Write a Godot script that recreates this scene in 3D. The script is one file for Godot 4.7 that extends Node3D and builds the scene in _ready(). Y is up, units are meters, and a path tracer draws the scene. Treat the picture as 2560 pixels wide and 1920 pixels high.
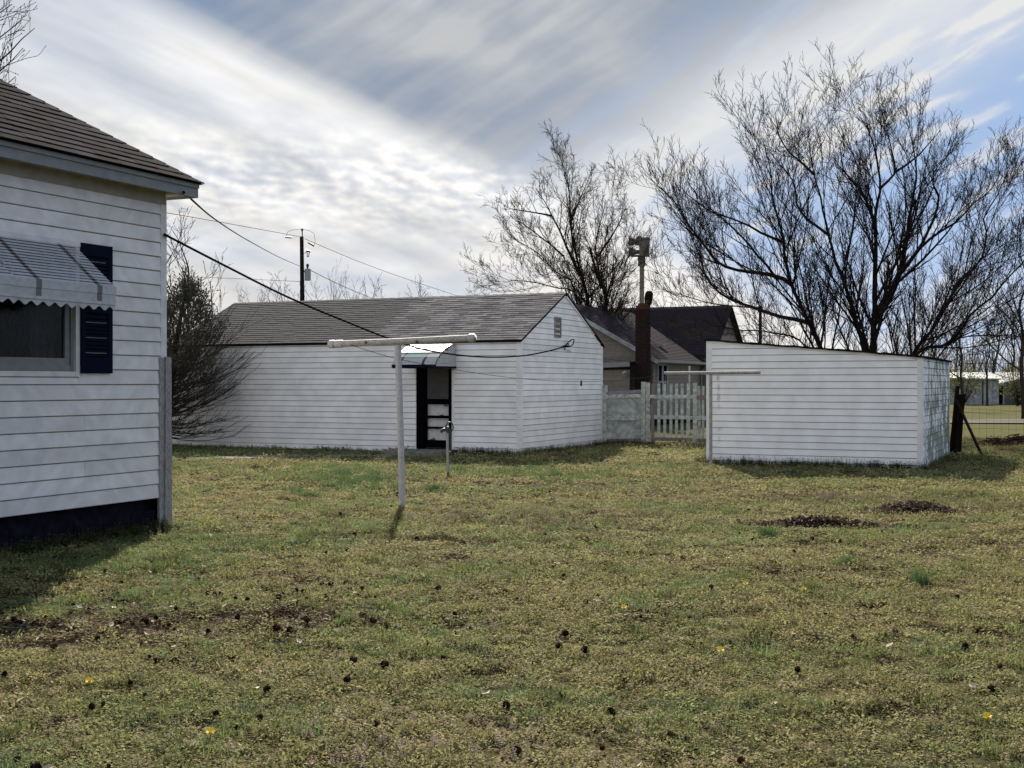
extends Node3D

# ---------------------------------------------------------------- mesh collector
class MB:
	var v := PackedVector3Array()
	var n := PackedVector3Array()
	var uv := PackedVector2Array()
	var c := PackedColorArray()
	var ix := PackedInt32Array()
	func quad(a: Vector3, b: Vector3, cc: Vector3, d: Vector3, col := Color.WHITE) -> void:
		var k := v.size()
		var nn := (b - a).cross(cc - a)
		if nn.length_squared() < 1e-14:
			nn = (cc - a).cross(d - a)
		nn = nn.normalized()
		v.push_back(a); v.push_back(b); v.push_back(cc); v.push_back(d)
		n.push_back(nn); n.push_back(nn); n.push_back(nn); n.push_back(nn)
		c.push_back(col); c.push_back(col); c.push_back(col); c.push_back(col)
		ix.append_array(PackedInt32Array([k, k + 2, k + 1, k, k + 3, k + 2]))
	func tri(a: Vector3, b: Vector3, cc: Vector3, col := Color.WHITE) -> void:
		var k := v.size()
		var nn := (b - a).cross(cc - a).normalized()
		v.push_back(a); v.push_back(b); v.push_back(cc)
		n.push_back(nn); n.push_back(nn); n.push_back(nn)
		c.push_back(col); c.push_back(col); c.push_back(col)
		ix.append_array(PackedInt32Array([k, k + 2, k + 1]))
	# eight corners: bottom ring 0..3, top ring 4..7, counter-clockwise seen from the top
	func hexa(p: Array, col := Color.WHITE) -> void:
		quad(p[4], p[5], p[6], p[7], col)
		quad(p[3], p[2], p[1], p[0], col)
		for i in 4:
			var j: int = (i + 1) % 4
			quad(p[i], p[j], p[j + 4], p[i + 4], col)
	func box(lo: Vector3, hi: Vector3, col := Color.WHITE) -> void:
		hexa([Vector3(lo.x, lo.y, hi.z), Vector3(hi.x, lo.y, hi.z), Vector3(hi.x, lo.y, lo.z), Vector3(lo.x, lo.y, lo.z),
			Vector3(lo.x, hi.y, hi.z), Vector3(hi.x, hi.y, hi.z), Vector3(hi.x, hi.y, lo.z), Vector3(lo.x, hi.y, lo.z)], col)
	func beam(a: Vector3, b: Vector3, wide: float, thick: float, up := Vector3.UP, col := Color.WHITE) -> void:
		var t := (b - a).normalized()
		var s := t.cross(up).normalized() * wide * 0.5
		var w := s.cross(t).normalized() * thick * 0.5
		hexa([a - s - w, a + s - w, a + s + w, a - s + w, b - s - w, b + s - w, b + s + w, b - s + w], col)
	func tube(p: PackedVector3Array, r: PackedFloat32Array, sides: int, col := Color.WHITE, caps := false) -> void:
		var m := p.size()
		var k := v.size()
		var overall := (p[m - 1] - p[0]).normalized()
		var ref := Vector3(0.31, 0.17, 0.93) if absf(overall.dot(Vector3(0.31, 0.17, 0.93))) < 0.85 else Vector3(0.95, 0.2, 0.1)
		for i in m:
			var t: Vector3
			if i == 0:
				t = p[1] - p[0]
			elif i == m - 1:
				t = p[m - 1] - p[m - 2]
			else:
				t = p[i + 1] - p[i - 1]
			t = t.normalized()
			var s := t.cross(ref).normalized()
			var w := t.cross(s)
			for j in sides:
				var a := TAU * j / sides
				var d := s * cos(a) + w * sin(a)
				v.push_back(p[i] + d * r[i])
				n.push_back(d)
				c.push_back(col)
		for i in m - 1:
			for j in sides:
				var j2 := (j + 1) % sides
				var a0 := k + i * sides + j
				var a1 := k + i * sides + j2
				ix.append_array(PackedInt32Array([a0, a0 + sides, a1, a1, a0 + sides, a1 + sides]))
		if caps:
			for e in [0, m - 1]:
				var q := v.size()
				var nn: Vector3 = ((p[0] - p[1]) if e == 0 else (p[m - 1] - p[m - 2])).normalized()
				v.push_back(p[e]); n.push_back(nn); c.push_back(col)
				for j in sides:
					v.push_back(v[k + e * sides + j]); n.push_back(nn); c.push_back(col)
				for j in sides:
					var j2 := (j + 1) % sides
					if e == 0:
						ix.append_array(PackedInt32Array([q, q + 1 + j, q + 1 + j2]))
					else:
						ix.append_array(PackedInt32Array([q, q + 1 + j2, q + 1 + j]))
	func rod(a: Vector3, b: Vector3, r: float, sides := 8, col := Color.WHITE) -> void:
		tube(PackedVector3Array([a, b]), PackedFloat32Array([r, r]), sides, col, true)
	func mesh(with_colors := false) -> ArrayMesh:
		var am := ArrayMesh.new()
		var a := []
		a.resize(Mesh.ARRAY_MAX)
		a[Mesh.ARRAY_VERTEX] = v
		a[Mesh.ARRAY_NORMAL] = n
		if with_colors:
			a[Mesh.ARRAY_COLOR] = c
		if uv.size() == v.size() and uv.size() > 0:
			a[Mesh.ARRAY_TEX_UV] = uv
		a[Mesh.ARRAY_INDEX] = ix
		am.add_surface_from_arrays(Mesh.PRIMITIVE_TRIANGLES, a)
		return am

# ---------------------------------------------------------------- constants
const F := 3120.0            # focal length in pixels of the 2560 px wide photograph
const EYE := 1.58
const HZ := 957.0
const TURN := -0.4257        # the plot's axes against the camera's
const U := Vector3(0.9107, 0, 0.413)
const V := Vector3(0.413, 0, -0.9107)
var rng := RandomNumberGenerator.new()
var T := {}
var M := {}
var used := {}
var bump_noise := FastNoiseLite.new()
var patch_noise := FastNoiseLite.new()

func at(px: float, py: float, d: float) -> Vector3:
	return Vector3((px - 1280.0) / F * d, EYE - (py - HZ) / F * d, -d)
func on_ground(px: float, d: float) -> Vector3:
	var p := Vector3((px - 1280.0) / F * d, 0, -d)
	p.y = gh(p.x, p.z)
	return p
func lin(r: float, g: float, b: float) -> Color:
	return Color(r, g, b).linear_to_srgb()
func gh(x: float, z: float) -> float:
	var h := bump_noise.get_noise_2d(x, z) * 0.05
	h += 0.03 * bump_noise.get_noise_2d(x * 4.0 + 91.0, z * 4.0)
	if z < -34.0:
		h += minf(0.0, (z + 34.0) * 0.002)
	return h

# ---------------------------------------------------------------- naming and tagging
func numbered(called: String) -> String:
	if not used.has(called):
		used[called] = 0
		return called
	used[called] += 1
	return "%s_%03d" % [called, used[called]]
func tag(o: Node, label: String, category: String, group := "", kind := "") -> void:
	o.set_meta("label", label)
	if category:
		o.set_meta("category", category)
	if group:
		o.set_meta("group", group)
	if kind:
		o.set_meta("kind", kind)
func thing(called: String, label: String, category: String, pos := Vector3.ZERO, turn := 0.0, group := "") -> Node3D:
	var o := Node3D.new()
	o.name = numbered(called)
	add_child(o)
	o.position = pos
	o.rotation.y = turn
	tag(o, label, category, group)
	return o
func part(called: String, mesh: Mesh, m: Material, parent: Node3D, xf := Transform3D.IDENTITY) -> MeshInstance3D:
	var o := MeshInstance3D.new()
	o.mesh = mesh
	o.material_override = m
	o.transform = xf
	if parent == self:
		o.name = numbered(called)
		add_child(o)
	else:
		o.name = called
		parent.add_child(o, true)
	return o

# ---------------------------------------------------------------- textures and materials
func gray_texture(seed_: int, freq: float, oct: int, lo: float, hi: float, w := 256, h := 256, sx := 1.0, contrast := 1.0) -> ImageTexture:
	var f := FastNoiseLite.new()
	f.seed = seed_
	f.frequency = freq
	f.noise_type = FastNoiseLite.TYPE_SIMPLEX_SMOOTH
	f.fractal_octaves = oct
	var im := Image.create(w, h, false, Image.FORMAT_RGB8)
	# tileable: noise on a torus
	for y in h:
		var b := TAU * y / h
		var cy := cos(b) * h / TAU
		var sy := sin(b) * h / TAU
		for x in w:
			var a := TAU * x / w
			var q := f.get_noise_3d(cos(a) * w / TAU * sx, sin(a) * w / TAU * sx + cy, sy)
			var g := clampf(0.5 + q * contrast, 0.0, 1.0)
			g = lo + (hi - lo) * g
			im.set_pixel(x, y, Color(g, g, g))
	return ImageTexture.create_from_image(im)
# mostly sound paint with small chipped spots
func chip_texture(seed_: int, freq: float, limit: float, low: float) -> ImageTexture:
	var f := FastNoiseLite.new()
	f.seed = seed_
	f.frequency = freq
	f.noise_type = FastNoiseLite.TYPE_SIMPLEX_SMOOTH
	f.fractal_octaves = 5
	var f2 := FastNoiseLite.new()
	f2.seed = seed_ + 1
	f2.frequency = 0.02
	var n := 256
	var im := Image.create(n, n, false, Image.FORMAT_RGB8)
	for y in n:
		var b := TAU * y / n
		for x in n:
			var a := TAU * x / n
			var k := n / TAU
			var p := Vector3(cos(a) * k, sin(a) * k + cos(b) * k, sin(b) * k)
			var q := f.get_noise_3dv(p) + 0.35 * f2.get_noise_3dv(p)
			var g := (0.93 + 0.14 * f2.get_noise_3dv(p * 3.0)) * (1.0 - (1.0 - low) * smoothstep(limit, limit + 0.12, q))
			im.set_pixel(x, y, Color(g, g * lerpf(0.97, 1.0, g), g * lerpf(0.93, 1.0, g)))
	return ImageTexture.create_from_image(im)
func mat(col: Color, rough := 0.85, tex = null, scale := 1.0, bump := 0.0) -> StandardMaterial3D:
	var m := StandardMaterial3D.new()
	m.albedo_color = col
	m.roughness = rough
	if rough >= 0.9:
		m.metallic_specular = 0.06
	if tex != null:
		m.albedo_texture = tex
		m.uv1_triplanar = true
		m.uv1_world_triplanar = true
		m.uv1_scale = Vector3.ONE * scale
	return m
func vmat(rough := 0.85, tex = null, scale := 1.0) -> StandardMaterial3D:
	var m := mat(Color.WHITE, rough, tex, scale)
	m.vertex_color_use_as_albedo = true
	return m
func leafmat(back: float, rough := 0.8) -> StandardMaterial3D:
	var m := vmat(rough)
	m.metallic_specular = 0.12
	m.backlight_enabled = true
	m.backlight = Color(back, back, back * 0.9)
	m.cull_mode = BaseMaterial3D.CULL_DISABLED
	return m

func make_materials() -> void:
	T.mottle = gray_texture(3, 0.035, 5, 0.86, 1.0)
	T.soft = gray_texture(5, 0.015, 3, 0.90, 1.0)
	T.grit = gray_texture(7, 0.16, 3, 0.55, 1.0)
	T.grain = gray_texture(9, 0.05, 5, 0.55, 1.0, 256, 256, 6.0)
	T.dirty = gray_texture(11, 0.03, 6, 0.62, 1.0, 256, 256, 1.0, 0.9)
	T.peel = chip_texture(13, 0.09, 0.16, 0.35)
	T.flake = chip_texture(15, 0.05, 0.10, 0.45)
	M.siding = []
	for k in 4:
		var g := 0.76 + 0.02 * k
		M.siding.append(mat(lin(g, g * 1.0, g * 1.02), 0.45, T.soft, 0.6))
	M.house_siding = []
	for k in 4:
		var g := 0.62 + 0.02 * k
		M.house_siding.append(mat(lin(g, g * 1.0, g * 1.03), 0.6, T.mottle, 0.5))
	M.trim = mat(lin(0.76, 0.76, 0.77), 0.5, T.soft, 0.8)
	M.wall = mat(lin(0.30, 0.29, 0.28), 0.95, T.grain, 0.7)  # sheathing toned dark so gaps between boards read as shadow lines
	M.shingle = []
	for k in 5:
		var g: float = [0.15, 0.195, 0.235, 0.28, 0.21][k]
		M.shingle.append(mat(lin(g * 0.97, g * 0.98, g * 1.04), 1.0, T.grit, 4.0))
	M.dark_shingle = []
	for k in 5:
		var g: float = [0.015, 0.022, 0.030, 0.038, 0.019][k]
		M.dark_shingle.append(mat(lin(g * 0.92, g * 0.92, g * 1.35), 1.0, T.grit, 4.0))
	M.tar = mat(lin(0.018, 0.017, 0.017), 0.9, T.grit, 3.0)
	M.brown_siding = [mat(lin(0.19, 0.165, 0.135), 0.7, T.mottle, 0.5), mat(lin(0.20, 0.175, 0.14), 0.7, T.mottle, 0.5), mat(lin(0.24, 0.205, 0.165), 0.7, T.mottle, 0.5)]
	M.navy = mat(lin(0.008, 0.010, 0.024), 0.9, T.mottle, 2.0)
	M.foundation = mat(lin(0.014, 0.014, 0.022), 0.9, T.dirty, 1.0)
	M.black_wood = mat(lin(0.005, 0.005, 0.008), 0.9, T.grain, 1.5)
	M.weathered = mat(lin(0.42, 0.41, 0.43), 0.92, T.grain, 1.6)
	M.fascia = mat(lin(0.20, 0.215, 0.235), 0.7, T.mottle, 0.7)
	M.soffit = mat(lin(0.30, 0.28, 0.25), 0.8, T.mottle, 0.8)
	M.glass = StandardMaterial3D.new()
	M.glass.albedo_color = Color(0.05, 0.06, 0.07, 0.35)
	M.glass.transparency = BaseMaterial3D.TRANSPARENCY_ALPHA
	M.glass.roughness = 0.15
	M.glass.metallic_specular = 0.22
	M.curtain = mat(lin(0.16, 0.18, 0.20), 0.9, T.grain, 1.0)
	M.screen = mat(lin(0.075, 0.075, 0.077), 0.9, T.soft, 3.0)
	M.white_door = mat(lin(0.55, 0.55, 0.56), 0.6, T.mottle, 1.0)
	M.pipe = mat(lin(0.40, 0.40, 0.43), 0.6, T.mottle, 2.5)
	M.pipe_worn = mat(lin(0.42, 0.41, 0.40), 0.75, T.peel, 5.0)
	M.rust = mat(lin(0.13, 0.05, 0.02), 0.9, T.dirty, 5.0)
	M.galv = mat(lin(0.30, 0.31, 0.32), 0.45, T.mottle, 5.0)
	M.galv.metallic = 0.5
	M.iron = mat(lin(0.02, 0.025, 0.035), 0.5, T.mottle, 4.0)
	M.cable = mat(lin(0.010, 0.010, 0.011), 0.95)
	M.wire = mat(lin(0.022, 0.022, 0.022), 0.95)
	M.concrete = mat(lin(0.24, 0.23, 0.21), 0.95, T.dirty, 1.2, 0.3)
	M.gravel = mat(lin(0.17, 0.165, 0.155), 0.95, T.grit, 1.0)
	M.fence_white = mat(lin(0.60, 0.65, 0.61), 0.92, T.dirty, 1.3)
	M.fence_bare = mat(lin(0.33, 0.29, 0.28), 0.9, T.grain, 1.5)
	M.fence_panel = mat(lin(0.54, 0.58, 0.55), 0.92, T.dirty, 0.7)
	M.old_wood = mat(lin(0.022, 0.018, 0.016), 0.9, T.grain, 1.5, 0.5)
	M.pole_wood = mat(lin(0.030, 0.026, 0.022), 0.9, T.grain, 1.0, 0.5)
	M.brick = mat(lin(0.050, 0.031, 0.028), 0.9, T.dirty, 1.6)
	M.mortar = mat(lin(0.05, 0.045, 0.042), 0.95)
	M.clay = mat(lin(0.11, 0.055, 0.035), 0.9, T.dirty, 2.0)
	M.bark = mat(lin(0.030, 0.026, 0.023), 0.95, T.grain, 1.2, 1.0)
	M.bark_gray = mat(lin(0.060, 0.054, 0.048), 0.95, T.grain, 1.2, 1.0)
	M.twig = mat(lin(0.020, 0.016, 0.017), 0.95)
	M.twig_tan = mat(lin(0.036, 0.029, 0.024), 0.95)
	M.twig_gray = mat(lin(0.060, 0.052, 0.046), 0.95)
	M.leaf = leafmat(0.8)
	M.needle = vmat(0.8)
	M.tin = mat(lin(0.30, 0.32, 0.33), 0.5, T.mottle, 0.3)
	M.far_white = mat(lin(0.45, 0.48, 0.50), 0.7, T.dirty, 0.35)
	M.siren = mat(lin(0.12, 0.115, 0.09), 0.7, T.mottle, 1.0)
	M.slat = vmat(0.4, T.mottle, 1.5)

# ---------------------------------------------------------------- building pieces
# one clapboard in the wall frame (o, ex): between heights y0 and y1, its ends may lean
func clap(called: String, parent: Node3D, o: Vector3, ex: Vector3, xb0: float, xb1: float, xt0: float, xt1: float, y0: float, y1: float, m: Material, proud := 0.025) -> void:
	var n := ex.cross(Vector3.UP)
	var b := MB.new()
	var p0 := o + ex * xb0 + Vector3.UP * y0
	var p1 := o + ex * xb1 + Vector3.UP * y0
	var q0 := o + ex * xt0 + Vector3.UP * y1
	var q1 := o + ex * xt1 + Vector3.UP * y1
	clap_faces(b, p0, p1, q0, q1, n, proud)
	part(called, b.mesh(), m, parent)

func clap_faces(b: MB, p0: Vector3, p1: Vector3, q0: Vector3, q1: Vector3, n: Vector3, proud: float) -> void:
	var nose := Vector3.UP * 0.005
	var dip := minf(0.008, (q0.y - p0.y) * 0.3)
	var r0 := q0 - (q0 - p0) * (dip / maxf(0.01, q0.y - p0.y))
	var r1 := q1 - (q1 - p1) * (dip / maxf(0.01, q1.y - p1.y))
	var lip := n * proud * 0.5
	b.quad(p0 + n * proud + nose, p1 + n * proud + nose, r1 + lip, r0 + lip)
	b.quad(r0 + lip, r1 + lip, r1, r0)
	b.quad(p0 + n * (proud - 0.004), p1 + n * (proud - 0.004), p1 + n * proud + nose, p0 + n * proud + nose)
	b.quad(p0, p1, p1 + n * (proud - 0.004), p0 + n * (proud - 0.004))
	b.quad(p1 + n * proud + nose, p1, r1, r1 + lip)
	b.quad(p0, p0 + n * proud + nose, r0 + lip, r0)

var wedge_mesh: ArrayMesh
func wedge(mb: MB, xf: Transform3D) -> void:
	# unit shingle: x 0..1 along the eave, z 0..1 up the slope, thick at z = 0
	var p := [Vector3(0, 0, 0), Vector3(1, 0, 0), Vector3(1, 1, 0), Vector3(0, 1, 0), Vector3(0, 0, 1), Vector3(1, 0, 1), Vector3(1, 0.15, 1), Vector3(0, 0.15, 1)]
	var q := []
	for a in p:
		q.append(xf * a)
	var flip := xf.basis.determinant() > 0.0
	for f in [[0, 1, 2, 3], [3, 2, 6, 7], [1, 5, 6, 2], [4, 0, 3, 7]]:
		if flip:
			mb.quad(q[f[3]], q[f[2]], q[f[1]], q[f[0]])
		else:
			mb.quad(q[f[0]], q[f[1]], q[f[2]], q[f[3]])
# shingle a slope: eave corner o, ex along the eave, es up the slope; left(s) and right(s) bound each row
func shingles(parent: Node3D, o: Vector3, ex: Vector3, es: Vector3, rows: int, expo: float, tab: float, left: Callable, right: Callable, mats: Array, most: int, thick := 0.013, single_side := 1) -> void:
	var up := ex.cross(es).normalized()
	if up.y < 0.0:
		up = -up
	var rest := MB.new()
	var all := []
	for r in rows:
		var s := r * expo
		var x0: float = left.call(s)
		var x1: float = right.call(s)
		var x := x0 - tab * (0.5 if r % 2 == 1 else 0.0) - rng.randf() * 0.05
		while x < x1:
			var a := maxf(x, x0)
			var b := minf(x + tab - 0.006, x1)
			x += tab
			if b - a > 0.03:
				all.append([a, b, s])
	if single_side > 0:
		all.sort_custom(func(i, j): return i[0] > j[0])
	for k in all.size():
		var d: Array = all[k]
		var lift := 0.002 + rng.randf() * 0.003
		var xf := Transform3D(Basis(ex * (d[1] - d[0]), up * (thick * (0.85 + 0.3 * rng.randf())), es * (expo * 1.08)), o + ex * d[0] + es * (d[2] + rng.randf_range(-0.003, 0.003)) + up * lift)
		if k < most:
			part("shingle", wedge_mesh, mats[rng.randi() % mats.size()], parent, xf)
		else:
			wedge(rest, xf)
	if all.size() > most:
		var o2 := part("shingle_field", rest.mesh(), mats[0], parent)
		o2.set_meta("kind", "stuff")

func slat_mesh(segs: Array, size_y: float, size_z: float) -> ArrayMesh:
	var b := MB.new()
	for s in segs:
		b.box(Vector3(s[0], 0, -size_z), Vector3(s[1], size_y, 0), s[2])
	return b.mesh(true)
# segments of a slat of length w, striped at the given places
func striped(w: float, stripes: Array, base: Color, dark: Color, half := 0.03) -> Array:
	var out := []
	var x := 0.0
	for s in stripes:
		out.append([x, s - half, base])
		out.append([s - half, s + half, dark])
		x = s + half
	out.append([x, w, base])
	return out

# ---------------------------------------------------------------- trees
var bud_spots := PackedVector3Array()
func grow(wood: MB, fine: MB, p: Vector3, dir: Vector3, length: float, r: float, level: int, o: Dictionary) -> void:
	var segs: int = [6, 5, 4, 3, 2][mini(level, 4)]
	var pts := PackedVector3Array([p])
	var rad := PackedFloat32Array([r])
	var d := dir.normalized()
	var q := p
	var step := length / segs
	var wob: float = o.wobble
	var end := maxf(r * (0.42 if level < 3 else 0.55), o.tip)
	for i in segs:
		d = (d + Vector3(rng.randf_range(-wob, wob), rng.randf_range(-wob, wob) + o.up * (1.0 if level > 0 else 0.5), rng.randf_range(-wob, wob))).normalized()
		q += d * step
		pts.push_back(q)
		rad.push_back(lerpf(r, end, float(i + 1) / segs))
	var sides := 6 if r > 0.06 else (4 if r > 0.02 else 3)
	(wood if level < 2 else fine).tube(pts, rad, sides)
	limb_children(wood, fine, pts, rad, length, level, o)
func limb_children(wood: MB, fine: MB, pts: PackedVector3Array, rad: PackedFloat32Array, length: float, level: int, o: Dictionary) -> void:
	if level >= o.depth:
		if o.buds and rng.randf() < o.buds:
			bud_spots.push_back(pts[pts.size() - 1])
			bud_spots.push_back(pts[maxi(0, pts.size() - 2)].lerp(pts[pts.size() - 1], rng.randf()))
		return
	var count: int = maxi(2, int(round(o.per_m[mini(level, o.per_m.size() - 1)] * length * rng.randf_range(0.8, 1.2))))
	var last := pts.size() - 1
	for k in count:
		var t := lerpf(o.from[mini(level, o.from.size() - 1)], 1.0, (k + rng.randf()) / count)
		var f := t * last
		var i := mini(int(f), last - 1)
		var q := pts[i].lerp(pts[i + 1], f - i)
		var tan_ := (pts[i + 1] - pts[i]).normalized()
		var rr := lerpf(rad[i], rad[i + 1], f - i)
		var side := tan_.cross(Vector3(rng.randf_range(-1, 1), rng.randf_range(-1, 1), rng.randf_range(-1, 1))).normalized()
		var ang: float = rng.randf_range(o.angle[0], o.angle[1])
		var d: Vector3 = tan_ * cos(ang) + side * sin(ang) + Vector3.UP * o.lift
		var ll: float = length * rng.randf_range(o.ratio[0], o.ratio[1]) * (1.15 - 0.6 * t)
		ll = minf(ll, o.longest[mini(level, o.longest.size() - 1)])
		grow(wood, fine, q, d, maxf(ll, o.shortest), maxf(rr * rng.randf_range(0.42, 0.62), o.tip), level + 1, o)
func limb(wood: MB, fine: MB, pts: PackedVector3Array, r0: float, r1: float, o: Dictionary, level := 0) -> void:
	# smooth the given line, then clothe it with branches
	var cv := Curve3D.new()
	for i in pts.size():
		var tan_ := (pts[mini(i + 1, pts.size() - 1)] - pts[maxi(i - 1, 0)]) * 0.17
		cv.add_point(pts[i], -tan_, tan_)
	var length := cv.get_baked_length()
	var m := maxi(6, int(length / 0.4))
	var p := PackedVector3Array()
	var r := PackedFloat32Array()
	for i in m + 1:
		var t := float(i) / m
		p.push_back(cv.sample_baked(t * length) + Vector3(rng.randf_range(-1, 1), rng.randf_range(-1, 1), rng.randf_range(-1, 1)) * 0.02)
		r.push_back(lerpf(r0, r1, pow(t, 0.8)) * rng.randf_range(0.95, 1.05))
	wood.tube(p, r, 7 if r0 > 0.05 else 5)
	limb_children(wood, fine, p, r, length, level, o)
func buds(parent: Node3D, size: float, cols: Array) -> void:
	if bud_spots.is_empty():
		return
	var b := MB.new()
	for q in bud_spots:
		var a := Vector3(rng.randf_range(-1, 1), rng.randf_range(-1, 1), rng.randf_range(-1, 1)).normalized() * size * rng.randf_range(0.6, 1.3)
		var s := a.cross(Vector3(rng.randf_range(-1, 1), rng.randf_range(-1, 1), rng.randf_range(-1, 1))).normalized() * size * 0.8
		var col: Color = cols[rng.randi() % cols.size()]
		b.quad(q - a, q + s, q + a, q - s, col)
	var o := part("buds", b.mesh(true), M.leaf, parent)
	o.set_meta("kind", "stuff")
	bud_spots.clear()

func _ready() -> void:
	rng.seed = 20240331
	bump_noise.seed = 4
	bump_noise.frequency = 0.12
	patch_noise.seed = 8
	patch_noise.frequency = 0.35
	patch_noise.fractal_octaves = 4
	# ------------------------------------------------ camera, sky, sun, exposure
	var cam := Camera3D.new()
	cam.name = "camera"
	cam.fov = rad_to_deg(2.0 * atan(960.0 / F))
	cam.near = 0.1
	cam.far = 2500.0
	add_child(cam)
	cam.position = Vector3(0, EYE, 0)
	cam.rotation.x = -3.0 / F
	cam.current = true
	var env := Environment.new()
	env.background_mode = Environment.BG_SKY
	env.tonemap_mode = Environment.TONE_MAPPER_LINEAR
	env.tonemap_exposure = 3.0
	env.sdfgi_enabled = true
	env.ssao_enabled = true
	env.ssil_enabled = true
	var sun_dir := Vector3(sin(deg_to_rad(-3.8)) * cos(deg_to_rad(33.0)), sin(deg_to_rad(33.0)), -cos(deg_to_rad(3.8)) * cos(deg_to_rad(33.0)))
	var sky := Sky.new()
	var psm := PanoramaSkyMaterial.new()
	psm.panorama = sky_image(sun_dir)
	sky.sky_material = psm
	env.sky = sky
	env.background_energy_multiplier = 0.415
	var we := WorldEnvironment.new()
	we.name = "world_environment"
	we.environment = env
	add_child(we)
	var sun := DirectionalLight3D.new()
	sun.name = "sun"
	sun.light_energy = 1.6
	sun.light_color = Color(1.0, 0.95, 0.87)
	sun.light_angular_distance = 1.2
	sun.shadow_enabled = true
	add_child(sun)
	sun.look_at_from_position(sun_dir * 50.0, Vector3.ZERO, Vector3.UP)
	make_materials()
	var wm := MB.new()
	wedge(wm, Transform3D.IDENTITY)
	wedge_mesh = wm.mesh()
	print("sky and materials ", Time.get_ticks_msec())
	# ------------------------------------------------ large structure
	build_ground()
	build_garage()
	build_shed()
	build_house()
	build_brown_house()
	build_far_buildings()
	print("buildings ", Time.get_ticks_msec())
	# ------------------------------------------------ trees
	build_big_tree()
	build_maple()
	build_far_trees()
	build_evergreen()
	build_corner_tree()
	print("trees ", Time.get_ticks_msec())
	# ------------------------------------------------ objects
	build_fence()
	build_clothes_poles()
	build_wires()
	build_yard_things()
	build_lawn()
	print("done ", Time.get_ticks_msec())

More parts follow.
